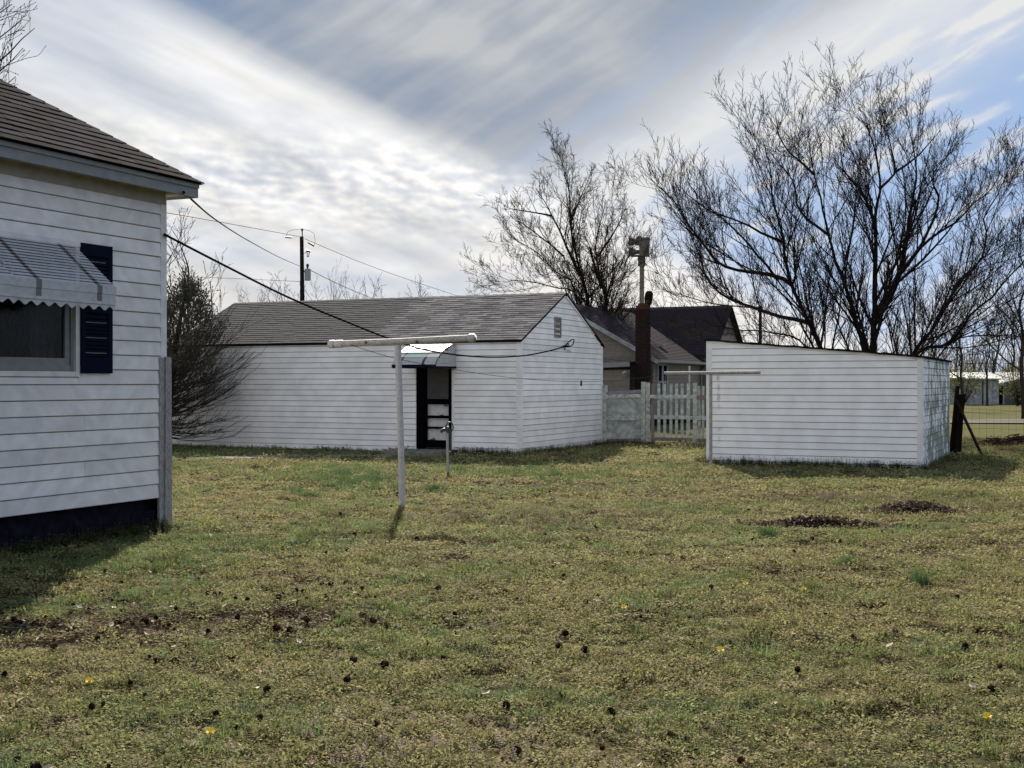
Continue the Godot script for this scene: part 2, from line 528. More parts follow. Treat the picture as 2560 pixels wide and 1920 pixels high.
# ---------------------------------------------------------------- sky
func vdir(px: float, py: float) -> Vector3:
	return Vector3((px - 1280.0) / F, (HZ - py) / F, -1.0).normalized()
func sky_image(sun: Vector3) -> ImageTexture:
	var W := 4096
	var H := 2048
	var veil := FastNoiseLite.new()
	veil.seed = 21
	veil.frequency = 1.0
	veil.fractal_octaves = 5
	var fine := FastNoiseLite.new()
	fine.seed = 22
	fine.frequency = 1.0
	fine.fractal_octaves = 6
	fine.fractal_gain = 0.55
	var line_a := -vdir(430, 40).cross(vdir(1290, 455)).normalized()
	var line_b := vdir(1300, 480).cross(vdir(1960, 60)).normalized()
	if line_a.dot(vdir(1200, 100)) < 0.0:
		line_a = -line_a
	if line_b.dot(vdir(1200, 100)) < 0.0:
		line_b = -line_b
	var along_a := line_a.cross(Vector3(0, 0, -1)).normalized()
	var along_b := line_b.cross(Vector3(0, 0, -1)).normalized()
	var data := PackedFloat32Array()
	data.resize(W * H * 3)
	var k := 0
	for j in H:
		var el := PI * (0.5 - (j + 0.5) / H)
		if el < -0.02:
			for i in W:
				data[k] = 0.25; data[k + 1] = 0.25; data[k + 2] = 0.22
				k += 3
			continue
		var y := sin(el)
		var ce := cos(el)
		for i in W:
			var az := TAU * (i + 0.5) / W
			var d := Vector3(sin(az) * ce, y, -cos(az) * ce)
			var q := Vector2(d.x, d.z) / (maxf(y, 0.0) + 0.07)
			# clear air behind the clouds
			var hzn := exp(-maxf(y, 0.0) * 7.0)
			var br := 0.15 + 0.40 * hzn
			var bg := 0.29 + 0.36 * hzn
			var bb := 0.56 + 0.25 * hzn
			var sa := line_a.dot(d)
			var sb := line_b.dot(d)
			var n1 := veil.get_noise_2d(q.x * 0.45 + q.y * 0.12, q.y * 0.22)
			var n2 := fine.get_noise_2d(q.x * 1.3 + q.y * 0.4, q.y * 0.8 - q.x * 0.3)
			var wa := fine.get_noise_2d(along_a.dot(d) * 5.0 + 0.6 * n1, sa * 34.0)
			var wb := fine.get_noise_2d(along_b.dot(d) * 6.0 + 40.0, sb * 42.0 + 0.8 * n1)
			sa += 0.006 * n2 + 0.010 * n1 + 0.008 * wa
			sb += 0.02 * n2 + 0.02 * n1 + 0.02 * wb
			var in_a := smoothstep(-0.010, 0.020, sa)
			var in_b := smoothstep(-0.04, 0.06, sb)
			# thickness of the high veil
			var left_side := 1.0 - in_a
			var right_side := in_a * (1.0 - in_b)
			var wedge_ := in_a * in_b
			var band := exp(-pow((sb + 0.03) / 0.075, 2.0))
			var strk := smoothstep(0.0, 0.6, 1.3 * wb + 0.4 * n2 + 0.3 * n1 + 0.06)
			var c_left := clampf(0.90 + 0.40 * n1 + 0.22 * n2, 0.0, 1.0)
			var c_wedge := clampf(0.62 + 0.5 * n1 + 0.12 * n2 + 0.12 * wb, 0.2, 0.95)
			var c_right := clampf(0.06 + 0.85 * band + 0.55 * strk, 0.0, 1.0)
			var cloud := left_side * c_left + wedge_ * c_wedge + right_side * c_right
			# a low shelf of small cloudlets over the left half
			var s := d.dot(sun)
			var ripple_zone := left_side * exp(-pow((y - 0.155) / 0.035, 2.0))
			var rip := fine.get_noise_2d(q.x * 9.0 + q.y * 2.0 + 30.0, q.y * 5.2 - q.x * 1.5)
			cloud = clampf(cloud - ripple_zone * 0.22 * (0.40 - rip * 1.5), 0.0, 1.0)
			# light scattered by the veil: brighter toward the sun
			var glow := pow(maxf(s, 0.0), 6.0)
			var lum := 0.735 - 0.085 * smoothstep(0.3, 0.9, s) + 0.10 * ripple_zone * maxf(rip, 0.0)
			# thick cloud seen against the light is gray; away from the sun it is lit from the front
			lum *= 1.0 - wedge_ * smoothstep(0.35, 0.85, s) * clampf(0.66 - 0.6 * n1 - 0.2 * n2 - 0.16 * wb, 0.30, 0.78)
			lum += (0.10 * n2 + 0.08 * n1 + 0.16 * wa) * left_side + 0.22 * ripple_zone * rip
			var edge := exp(-pow((sa + 0.02) / 0.035, 2.0)) * (1.0 - smoothstep(0.0, 0.35, y - 0.1))
			lum += 0.07 * edge
			var warm := hzn * left_side
			var cr := lum * (0.985 + 0.07 * warm)
			var cg := lum * (0.99 + 0.01 * warm)
			var cb := lum * (0.995 - 0.07 * warm - 0.02 * wedge_)
			var aur := 0.30 * pow(maxf(s, 0.0), 70.0)
			data[k] = lerpf(br, cr, cloud) + aur
			data[k + 1] = lerpf(bg, cg, cloud) + aur * 0.98
			data[k + 2] = lerpf(bb, cb, cloud) + aur * 0.95
			k += 3
	var im := Image.create_from_data(W, H, false, Image.FORMAT_RGBF, data.to_byte_array())
	return ImageTexture.create_from_image(im)

# ---------------------------------------------------------------- ground
# how bare and brown the lawn is at a place: 0 green, 1 bare earth and litter
func bare(x: float, z: float) -> float:
	var b := 0.0
	for e in [[-2.35, -8.15, 1.15, 0.50, 1.0], [-1.5, -8.5, 0.7, 0.3, 0.9], [-2.9, -7.75, 0.8, 0.25, 0.8], [3.35, -13.6, 0.62, 0.22, 1.0], [4.85, -15.1, 0.55, 0.33, 1.0],
			[3.9, -17.2, 0.9, 0.3, 0.8], [3.7, -11.6, 0.5, 0.3, 0.7], [5.0, -12.2, 1.0, 0.25, 0.6], [-2.6, -19.4, 1.6, 1.3, 0.55], [0.8, -19.0, 2.4, 1.3, 0.5], [2.3, -10.4, 0.5, 0.25, 0.6], [-1.4, -17.6, 0.9, 0.7, 0.6]]:
		var q := Vector2((x - e[0]) / e[2], (z - e[1]) / e[3]).length_squared()
		b = maxf(b, e[4] * exp(-q * 0.8))
	b += 0.60 * patch_noise.get_noise_2d(x * 2.6, z * 2.6) + 0.02
	return clampf(b, 0.0, 1.0)
# how lush and green (against olive) the lawn is
func lush(x: float, z: float) -> float:
	var g := 0.32 + 0.95 * patch_noise.get_noise_2d(x * 1.4 + 200.0, z * 1.4)
	for e in [[-3.3, -12.6, 1.2, 1.2, 0.6], [-3.1, -10.8, 1.0, 1.6, 0.5], [-1.5, -14.0, 1.1, 1.2, 0.55], [-2.9, -8.9, 0.7, 0.4, 0.5], [-1.7, -22.0, 3.0, 1.2, 0.6], [-7.0, -27.5, 2.0, 2.0, 0.6]]:
		var q := Vector2((x - e[0]) / e[2], (z - e[1]) / e[3]).length_squared()
		g += e[4] * exp(-q)
	return clampf(g, 0.0, 1.0)
func build_ground() -> void:
	var xs := PackedFloat32Array()
	var x := 0.0
	var st := 0.14
	while x < 700.0:
		xs.push_back(x)
		if x > 9.0:
			st *= 1.12
		x += st
	var full := PackedFloat32Array()
	for i in range(xs.size() - 1, 0, -1):
		full.push_back(-xs[i])
	full.append_array(xs)
	var zs := PackedFloat32Array()
	var z := 40.0
	st = 6.0
	while z > -1400.0:
		zs.push_back(z)
		if z > -2.0:
			st = 3.0 if z > 4.0 else 1.0
		elif z > -20.0:
			st = 0.12
		else:
			st *= 1.025
		z -= st
	var b := MB.new()
	var nx := full.size()
	for zz in zs:
		for xx in full:
			var h := gh(xx, zz)
			b.v.push_back(Vector3(xx, h, zz))
			var e := 0.1
			b.n.push_back(Vector3(h - gh(xx + e, zz), e, h - gh(xx, zz + e)).normalized())
			var br := bare(xx, zz)
			var lu := lush(xx, zz)
			var green := Color(0.075, 0.068, 0.034).lerp(Color(0.058, 0.066, 0.028), lu)
			var col := green.lerp(Color(0.062, 0.048, 0.040), br)
			if zz < -34.0:
				var far_mix := 0.5 + 0.5 * patch_noise.get_noise_2d(xx * 0.35, zz * 0.12)
				col = Color(0.100, 0.115, 0.045).lerp(Color(0.125, 0.115, 0.062), far_mix)
			b.c.push_back(col)
	for r in zs.size() - 1:
		for i in nx - 1:
			var a := r * nx + i
			b.ix.append_array(PackedInt32Array([a, a + nx, a + 1, a + 1, a + nx, a + nx + 1]))
	var m := vmat(0.95, T.grit, 2.2)
	var g := part("ground", b.mesh(true), m, self)
	tag(g, "rough spring lawn reaching to the horizon", "ground", "", "structure")
	# gravel road far behind
	var rd := MB.new()
	var n := 40
	for i in n:
		var x0 := -60.0 + 160.0 * i / n
		var x1 := -60.0 + 160.0 * (i + 1) / n
		var z0 := -52.0 + x0 * 0.02
		var z1 := -52.0 + x1 * 0.02
		rd.quad(Vector3(x0, gh(x0, z0) + 0.035, z0 + 2.4), Vector3(x1, gh(x1, z1) + 0.035, z1 + 2.4), Vector3(x1, gh(x1, z1) + 0.045, z1 - 2.6), Vector3(x0, gh(x0, z0) + 0.045, z0 - 2.6))
	tag(part("gravel_road", rd.mesh(), M.gravel, self), "pale gravel road crossing behind the wire fence", "road", "", "structure")
	# concrete walk from the house to the garage door
	var wk := thing("walkway", "narrow concrete walk leading to the garage door", "path", Vector3.ZERO)
	wk.set_meta("kind", "structure")
	var line := [Vector3(-8.6, 0, -23.6), Vector3(-6.87, 0, -24.85), Vector3(-5.38, 0, -26.0), Vector3(-4.2, 0, -26.55), Vector3(-3.0, 0, -26.7), Vector3(-1.55, 0, -26.35), Vector3(-1.3, 0, -26.9), Vector3(-1.55, 0, -27.6)]
	for i in range(0, 5):
		var a: Vector3 = line[i]
		var c: Vector3 = line[i + 1]
		var steps := 2 if i < 4 else 1
		for s in steps:
			var p0 := a.lerp(c, float(s) / steps + 0.004)
			var p1 := a.lerp(c, float(s + 1) / steps - 0.004)
			p0.y = gh(p0.x, p0.z) + rng.randf_range(-0.005, 0.008)
			p1.y = gh(p1.x, p1.z) + rng.randf_range(-0.005, 0.008)
			var sb := MB.new()
			sb.beam(p0, p1, 0.85, 0.09)
			part("slab", sb.mesh(), M.concrete, wk)
	var st2 := MB.new()
	st2.box(Vector3(-0.62, -0.1, -0.5), Vector3(0.62, 0.10, 0.62))
	var xf := Transform3D(Basis(Vector3.UP, TURN), Vector3(0.182, 0, -27.0) + U * -2.08 - V * 0.62)
	part("step", st2.mesh(), M.concrete, wk, xf)

# ---------------------------------------------------------------- garage
func build_garage() -> void:
	var g := thing("garage", "long white clapboard garage with gray shingled gable roof", "garage", Vector3(0.182, 0, -27.0), TURN)
	var L := 9.4
	var W := 5.08
	var EH := 2.50
	var RH := 3.66
	# shell behind the boards
	var b := MB.new()
	var lo := -0.15
	b.quad(Vector3(-L, lo, 0), Vector3(-2.50, lo, 0), Vector3(-2.50, EH, 0), Vector3(-L, EH, 0))
	b.quad(Vector3(-1.66, lo, 0), Vector3(0, lo, 0), Vector3(0, EH, 0), Vector3(-1.66, EH, 0))
	b.quad(Vector3(-2.50, 2.12, 0), Vector3(-1.66, 2.12, 0), Vector3(-1.66, EH, 0), Vector3(-2.50, EH, 0))
	b.quad(Vector3(-2.50, lo, 0), Vector3(-1.66, lo, 0), Vector3(-1.66, 0.10, 0), Vector3(-2.50, 0.10, 0))
	b.quad(Vector3(0, lo, 0), Vector3(0, lo, -W), Vector3(0, EH, -W), Vector3(0, EH, 0))
	b.tri(Vector3(0, EH, 0), Vector3(0, EH, -W), Vector3(0, RH, -W * 0.5))
	b.quad(Vector3(0, lo, -W), Vector3(-L, lo, -W), Vector3(-L, EH, -W), Vector3(0, EH, -W))
	b.quad(Vector3(-L, lo, -W), Vector3(-L, lo, 0), Vector3(-L, EH, 0), Vector3(-L, EH, -W))
	b.tri(Vector3(-L, EH, -W), Vector3(-L, EH, 0), Vector3(-L, RH, -W * 0.5))
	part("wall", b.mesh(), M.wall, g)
	# clapboards of the long wall, cut round the doorway and with a joint or two
	var e := 0.127
	for k in range(-1, 19):
		var y0 := 0.146 + e * k
		var y1 := minf(y0 + e, 2.50)
		var ms: Array = M.siding
		var o := Vector3.ZERO
		var ex := Vector3(1, 0, 0)
		var joint := -L + 2.4 + 3.1 * ((k * 7) % 5) / 5.0
		if k < 15:
			clap("siding_board", g, o, ex, -L, joint, -L, joint, y0, y1, ms[rng.randi() % 4])
			clap("siding_board", g, o, ex, joint + 0.003, -2.56, joint + 0.003, -2.56, y0, y1, ms[rng.randi() % 4])
			clap("siding_board", g, o, ex, -1.60, -0.03, -1.60, -0.03, y0, y1, ms[rng.randi() % 4])
		else:
			clap("siding_board", g, o, ex, -L, joint, -L, joint, y0, y1, ms[rng.randi() % 4])
			clap("siding_board", g, o, ex, joint + 0.003, -0.03, joint + 0.003, -0.03, y0, y1, ms[rng.randi() % 4])
	# clapboards of the gable end
	for k in range(-1, 28):
		var y0 := 0.146 + e * k
		var y1 := y0 + e
		if y0 > RH - 0.06:
			break
		var a0 := 0.0 if y0 < EH else (y0 - EH) / (RH - EH) * W * 0.5
		y1 = minf(y1, RH - 0.02)
		var a1 := 0.0 if y1 < EH else (y1 - EH) / (RH - EH) * W * 0.5
		clap("siding_board", g, Vector3.ZERO, Vector3(0, 0, -1), a0 + 0.03, W - a0 - 0.03, a1 + 0.03, W - a1 - 0.03, y0, y1, M.siding[rng.randi() % 4])
	# corner trims
	for cz in [0.0, -W]:
		var t := MB.new()
		if cz == 0.0:
			t.box(Vector3(-0.085, -0.12, 0.0), Vector3(0.022, EH, 0.022))
			t.box(Vector3(0.0, -0.12, -0.085), Vector3(0.022, EH, -0.001))
		else:
			t.box(Vector3(0.0, -0.12, cz), Vector3(0.024, EH, cz + 0.085))
		part("corner_trim", t.mesh(), M.trim, g)
	var tl := MB.new()
	tl.box(Vector3(-L - 0.02, -0.12, 0.0), Vector3(-L + 0.085, EH, 0.022))
	part("corner_trim", tl.mesh(), M.trim, g)
	# roof
	var ov := 0.06
	var rake := 0.05
	var slope := (RH - EH) / (W * 0.5)
	var rf := Node3D.new()
	rf.name = "roof"
	g.add_child(rf)
	var d := MB.new()
	for s in [1.0, -1.0]:
		var ez: float = ov if s > 0 else -W - ov
		var ey: float = EH - slope * ov + 0.03
		var a := Vector3(-L - rake, ey, ez)
		var c := Vector3(rake, ey, ez)
		var r1 := Vector3(rake, RH + 0.03, -W * 0.5)
		var r0 := Vector3(-L - rake, RH + 0.03, -W * 0.5)
		var dn := Vector3(0, -0.04, 0)
		if s > 0:
			d.hexa([a + dn, c + dn, r1 + dn, r0 + dn, a, c, r1, r0])
		else:
			d.hexa([c + dn, a + dn, r0 + dn, r1 + dn, c, a, r0, r1])
	part("roof_deck", d.mesh(), M.tar, rf)
	var es := Vector3(0, RH + 0.03 - (EH - slope * ov + 0.03), -W * 0.5 - ov)
	var sl := es.length()
	es = es / sl
	var rows := int(sl / e)
	shingles(rf, Vector3(-L - rake - 0.01, EH - slope * ov + 0.034, ov + 0.012), Vector3(1, 0, 0), es, rows, sl / rows, 0.305, func(_s): return 0.0, func(_s): return L + 2.0 * rake + 0.02, M.shingle, 290)
	var es2 := Vector3(es.x, es.y, -es.z)
	shingles(rf, Vector3(rake, EH - slope * ov + 0.034, -W - ov - 0.012), Vector3(-1, 0, 0), es2, rows, sl / rows, 0.61, func(_s): return 0.0, func(_s): return L + 2.0 * rake, M.shingle, 0)
	var cap := MB.new()
	var nc := 40
	for i in nc:
		var x0 := -L - rake + (L + 2 * rake) * i / nc
		var x1 := -L - rake + (L + 2 * rake) * (i + 1.08) / nc
		var yy := RH + 0.046
		cap.quad(Vector3(x0, yy - 0.055, -W * 0.5 + 0.13), Vector3(x1, yy - 0.062, -W * 0.5 + 0.13), Vector3(x1, yy - 0.005, -W * 0.5), Vector3(x0, yy + 0.006, -W * 0.5))
		cap.quad(Vector3(x0, yy + 0.006, -W * 0.5), Vector3(x1, yy - 0.005, -W * 0.5), Vector3(x1, yy - 0.062, -W * 0.5 - 0.13), Vector3(x0, yy - 0.055, -W * 0.5 - 0.13))
	part("ridge_cap", cap.mesh(), M.shingle[1], rf)
	# white rake board on the far side of the gable
	var rb := MB.new()
	rb.beam(Vector3(0.034, RH - 0.05, -W * 0.5 - 0.05), Vector3(0.034, EH + 0.29, -W + 0.62), 0.022, 0.055, Vector3(0, 1, 0.2))
	part("rake_board", rb.mesh(), M.trim, rf)
	# gable vent
	var vent := Node3D.new()
	vent.name = "gable_vent"
	g.add_child(vent)
	# along the gable (distance from the corner) 2.0 .. 2.44, heights from the photograph
	var v0 := 1.86
	var v1 := 2.25
	var vb := 2.62
	var vt := 3.10
	var fr := MB.new()
	fr.box(Vector3(0.012, vb, -v1), Vector3(0.045, vb + 0.03, -v0))
	fr.box(Vector3(0.012, vt - 0.03, -v1), Vector3(0.045, vt, -v0))
	fr.box(Vector3(0.012, vb + 0.03, -v0 - 0.035), Vector3(0.046, vt - 0.03, -v0))
	fr.box(Vector3(0.012, vb + 0.03, -v1), Vector3(0.046, vt - 0.03, -v1 + 0.035))
	part("vent_frame", fr.mesh(), M.galv, vent)
	var bk := MB.new()
	bk.box(Vector3(0.012, vb + 0.03, -v1 + 0.035), Vector3(0.020, vt - 0.03, -v0 - 0.035))
	part("vent_backing", bk.mesh(), M.brown_siding[0], vent)
	for k in 7:
		var yy := vb + 0.05 + k * 0.058
		var s := MB.new()
		s.hexa([Vector3(0.043, yy, -v0 - 0.035), Vector3(0.043, yy, -v1 + 0.035), Vector3(0.023, yy + 0.022, -v1 + 0.035), Vector3(0.023, yy + 0.022, -v0 - 0.035),
			Vector3(0.044, yy + 0.006, -v0 - 0.035), Vector3(0.044, yy + 0.006, -v1 + 0.035), Vector3(0.024, yy + 0.028, -v1 + 0.035), Vector3(0.024, yy + 0.028, -v0 - 0.035)])
		part("louver", s.mesh(), M.brown_siding[1], vent)
	# doorway: dark jambs, a black screen door, a white door behind it
	var door := Node3D.new()
	door.name = "screen_door"
	g.add_child(door)
	var jb := MB.new()
	jb.box(Vector3(-2.55, 0.10, -0.10), Vector3(-2.36, 2.12, 0.012))
	jb.box(Vector3(-1.70, 0.10, -0.10), Vector3(-1.655, 2.12, 0.012))
	jb.box(Vector3(-2.36, 2.03, -0.10), Vector3(-1.70, 2.12, 0.012))
	part("door_frame", jb.mesh(), M.black_wood, door)
	var fl := MB.new()
	fl.box(Vector3(-1.655, 0.10, -0.02), Vector3(-1.60, 2.14, 0.024))
	part("door_casing", fl.mesh(), M.trim, door)
	var sd := MB.new()
	sd.box(Vector3(-2.355, 0.13, -0.05), Vector3(-2.30, 2.02, -0.015))
	sd.box(Vector3(-1.755, 0.13, -0.05), Vector3(-1.705, 2.02, -0.015))
	for r in [[0.13, 0.30], [0.555, 0.60], [0.79, 0.85], [1.10, 1.22], [1.94, 2.02]]:
		sd.box(Vector3(-2.30, r[0], -0.049), Vector3(-1.755, r[1], -0.016))
	part("door_stile", sd.mesh(), M.black_wood, door)
	var sc := MB.new()
	sc.box(Vector3(-2.30, 1.22, -0.036), Vector3(-1.755, 1.94, -0.032))
	part("door_screen", sc.mesh(), M.screen, door)
	var wd := MB.new()
	wd.box(Vector3(-2.36, 0.12, -0.13), Vector3(-1.70, 2.03, -0.085))
	part("inner_door", wd.mesh(), M.white_door, door)
	var torn := MB.new()
	for q in [[-2.29, 0.30, 0.34, 0.22], [-2.05, 0.85, 0.875, 0.2], [-1.90, 1.07, 1.10, 0.12], [-2.2, 0.30, 0.36, 0.12]]:
		torn.tri(Vector3(q[0], q[1] - 0.01, -0.03), Vector3(q[0] + q[3], q[1] - 0.01, -0.03), Vector3(q[0] + q[3] * 0.6, q[2], -0.028))
	part("torn_screen", torn.mesh(), M.screen, door)
	# bowed aluminum awning over the door
	var aw := Node3D.new()
	aw.name = "door_awning"
	g.add_child(aw)
	var x0 := -2.60
	var x1 := -1.55
	var prof := []
	for i in 13:
		var t := i / 12.0
		var ang := lerpf(0.62, 1.5, t)
		prof.append(Vector2(0.0, 0.0))
	# profile: depth out from the wall against height
	prof = [Vector2(0.03, 2.44), Vector2(0.16, 2.43), Vector2(0.28, 2.405), Vector2(0.40, 2.37), Vector2(0.51, 2.33), Vector2(0.61, 2.285), Vector2(0.70, 2.24), Vector2(0.78, 2.19), Vector2(0.86, 2.135), Vector2(0.93, 2.08), Vector2(0.985, 2.025), Vector2(1.02, 1.975)]
	var white := Color(0.40, 0.41, 0.41)
	var aqua := Color(0.20, 0.34, 0.34)
	var dark := Color(0.02, 0.022, 0.035)
	for i in prof.size() - 1:
		var a: Vector2 = prof[i]
		var c: Vector2 = prof[i + 1]
		var mid := aqua if (i >= 5 and i <= 7) else white
		var segs := [[0.0, 0.17, white], [0.17, 0.22, dark.lerp(white, 0.25 if i < 8 else 0.0)], [0.22, 0.72, mid], [0.72, 0.78, dark.lerp(white, 0.55 if i < 8 else 0.0)], [0.78, 1.05, white]]
		var dir := Vector3(0, c.y - a.y, c.x - a.x)
		var ln := dir.length()
		var xf := Transform3D(Basis(Vector3(1, 0, 0), dir.cross(Vector3(1, 0, 0)).normalized() * -1.0, dir.normalized() * -1.0), Vector3(x0, a.y + 0.008 * (i % 2), a.x))
		xf.basis.y = Vector3(1, 0, 0).cross(xf.basis.z) * -1.0
		part("awning_slat", slat_mesh(segs, 0.008, ln * 1.06), M.slat, aw, xf)
	# side wings made of slats, and the dark hem
	for sx in [x0 + 0.004, x1 - 0.004]:
		for k in 8:
			var yb := 1.94 + k * 0.058
			var reach := 0.0
			for i in prof.size() - 1:
				if prof[i].y >= yb + 0.05 and prof[i + 1].y <= yb + 0.05:
					reach = prof[i].x
			if yb < 1.98:
				reach = 0.98
			if reach < 0.08:
				continue
			var s := MB.new()
			s.box(Vector3(sx - 0.004 - 0.004 * (k % 2), yb, 0.03), Vector3(sx + 0.004 + 0.004 * (k % 2), yb + 0.054, reach), Color(0.46, 0.48, 0.50))
			part("awning_wing_slat", s.mesh(true), M.slat, aw)
	var hem := MB.new()
	hem.box(Vector3(x0 - 0.01, 1.915, 0.985), Vector3(x1 + 0.01, 1.975, 1.025))
	hem.box(Vector3(x1 - 0.012, 1.90, 0.03), Vector3(x1 + 0.012, 1.94, 0.985))
	hem.box(Vector3(x0 - 0.012, 1.90, 0.03), Vector3(x0 + 0.012, 1.94, 0.985))
	var ns := 14
	for i in ns:
		var xa := x0 + (x1 - x0) * i / ns
		var xb := x0 + (x1 - x0) * (i + 1) / ns
		hem.quad(Vector3(xa, 1.915, 1.022), Vector3((xa + xb) * 0.5, 1.885, 1.022), Vector3(xb, 1.915, 1.022), Vector3((xa + xb) * 0.5, 1.92, 1.022))
	part("awning_hem", hem.mesh(), M.navy, aw)

# ---------------------------------------------------------------- the low shed
func stain_texture(side: bool) -> ImageTexture:
	var w := 512
	var h := 256
	var f := FastNoiseLite.new()
	f.seed = 71
	f.frequency = 0.012
	f.fractal_octaves = 5
	var f2 := FastNoiseLite.new()
	f2.seed = 72
	f2.frequency = 0.02
	f2.fractal_octaves = 4
	var im := Image.create(w, h, false, Image.FORMAT_RGB8)
	var base := lin(0.78, 0.78, 0.80)
	for y in h:
		for x in w:
			var col := base
			if side:
				var blot := f.get_noise_2d(x * 1.6, y * 1.1) + 0.55 * f2.get_noise_2d(x * 3.2, y * 0.5)
				var g := smoothstep(-0.18, 0.40, blot + 0.10 - 0.75 * exp(-pow(x / 70.0, 2.0)) + 0.25 * smoothstep(0.35, 0.9, float(y) / h))
				var k := smoothstep(0.0, 0.45, f2.get_noise_2d(x * 5.0 + 40.0, y * 1.3) + 0.35 * f.get_noise_2d(x * 3.0, y * 3.0 + 99.0))
				col = col.lerp(Color(0.38, 0.43, 0.33), g * 0.85)
				col = col.lerp(Color(0.22, 0.24, 0.27), k * (0.25 + 0.55 * smoothstep(0.2, 0.5, float(y) / h)))
			else:
				var n := f2.get_noise_2d(x * 0.8, y * 0.8)
				col = col.lerp(Color(0.70, 0.70, 0.68), clampf(0.10 + 0.25 * n, 0.0, 0.3))
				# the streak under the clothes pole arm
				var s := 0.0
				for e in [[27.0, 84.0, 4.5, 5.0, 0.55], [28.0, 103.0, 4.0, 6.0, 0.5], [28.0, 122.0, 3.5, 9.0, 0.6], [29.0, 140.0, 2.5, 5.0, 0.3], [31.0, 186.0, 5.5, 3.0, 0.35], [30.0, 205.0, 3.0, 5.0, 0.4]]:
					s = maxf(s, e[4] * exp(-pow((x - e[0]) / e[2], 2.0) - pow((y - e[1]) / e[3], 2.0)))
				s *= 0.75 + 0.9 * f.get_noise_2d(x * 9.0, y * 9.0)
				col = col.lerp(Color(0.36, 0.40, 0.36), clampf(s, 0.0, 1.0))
			im.set_pixel(x, y, col)
	return ImageTexture.create_from_image(im)
func build_shed() -> void:
	var s := thing("shed", "low white clapboard shed with sloping tarred roof and mildewed side", "shed", Vector3(3.804, 0, -24.27), TURN)
	var L := 3.98
	var W := 5.14
	var H0 := 2.40
	var H1 := 2.05
	var lo := -0.18
	var b := MB.new()
	b.quad(Vector3(0, lo, 0), Vector3(L, lo, 0), Vector3(L, H1, 0), Vector3(0, H0, 0))
	b.quad(Vector3(L, lo, 0), Vector3(L, lo, -W), Vector3(L, H1, -W), Vector3(L, H1, 0))
	b.quad(Vector3(L, lo, -W), Vector3(0, lo, -W), Vector3(0, H0, -W), Vector3(L, H1, -W))
	b.quad(Vector3(0, lo, -W), Vector3(0, lo, 0), Vector3(0, H0, 0), Vector3(0, H0, -W))
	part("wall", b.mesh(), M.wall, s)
	var fm := StandardMaterial3D.new()
	fm.albedo_texture = stain_texture(false)
	fm.roughness = 0.45
	var sm := StandardMaterial3D.new()
	sm.albedo_texture = stain_texture(true)
	sm.roughness = 0.6
	var e := 0.127
	for k in range(-1, 19):
		var y0 := 0.08 + e * k
		var y1 := y0 + e
		# front, cut by the sloping eave
		var xe0 := minf(L, (H0 - y0) / (H0 - H1) * L)
		var xe1 := clampf((H0 - y1) / (H0 - H1) * L, 0.0, L)
		if xe0 > 0.2:
			shed_board(s, Vector3.ZERO, Vector3(1, 0, 0), 0.03, maxf(0.04, xe0 - (0.03 if xe0 >= L else 0.0)), 0.03, maxf(0.035, xe1 - (0.03 if xe1 >= L else 0.0)), y0, minf(y1, H0 - 0.01), fm, L, 2.5)
		if y0 < H1 - 0.02:
			var yt := minf(y1, H1 - 0.005)
			shed_board(s, Vector3(L, 0, 0), Vector3(0, 0, -1), 0.03, W - 0.03, 0.03, W - 0.03, y0, yt, sm, W, 2.2)
	for k in range(-1, 18):
		var y0 := 0.08 + e * k
		clap("siding_board", s, Vector3(0, 0, -W), Vector3(0, 0, 1), 0.0, W, 0.0, W, y0, y0 + e, M.siding[1])
	var t := MB.new()
	t.box(Vector3(-0.022, -0.15, 0.0), Vector3(0.085, H0 - 0.01, 0.024))
	part("corner_trim", t.mesh(), M.trim, s)
	t = MB.new()
	t.box(Vector3(L - 0.075, -0.15, 0.0), Vector3(L + 0.024, H1 - 0.005, 0.024))
	t.box(Vector3(L + 0.001, -0.15, -0.075), Vector3(L + 0.024, H1 - 0.005, -0.001))
	part("corner_trim", t.mesh(), M.trim, s)
	t = MB.new()
	t.box(Vector3(L, -0.15, -W), Vector3(L + 0.024, H1 - 0.005, -W + 0.06))
	part("corner_trim", t.mesh(), M.trim, s)
	t = MB.new()
	t.beam(Vector3(0.06, H0 - 0.025, 0.012), Vector3(L - 0.05, H1 - 0.018, 0.012), 0.03, 0.045, Vector3.UP)
	part("frieze_trim", t.mesh(), M.trim, s)
	# roof sheet with a ragged tarred edge
	var r := Node3D.new()
	r.name = "roof"
	s.add_child(r)
	var d := MB.new()
	var nseg := 26
	var prev := 0.0
	for i in nseg:
		var x0 := -0.05 + (L + 0.12) * i / nseg
		var x1 := -0.05 + (L + 0.12) * (i + 1) / nseg
		var wob := rng.randf_range(-0.006, 0.010)
		var y0 := H0 + 0.012 - (H0 - H1) * x0 / L + prev
		var y1 := H0 + 0.012 - (H0 - H1) * x1 / L + wob
		prev = wob
		var z0 := 0.05 + rng.randf_range(0.0, 0.02)
		d.hexa([Vector3(x0, y0 - 0.022, z0), Vector3(x1, y1 - 0.022, z0), Vector3(x1, y1 - 0.022, -W - 0.05), Vector3(x0, y0 - 0.022, -W - 0.05),
			Vector3(x0, y0 + 0.014, z0), Vector3(x1, y1 + 0.014, z0), Vector3(x1, y1 + 0.014, -W - 0.05), Vector3(x0, y0 + 0.014, -W - 0.05)])
	part("roofing_sheet", d.mesh(), M.tar, r)
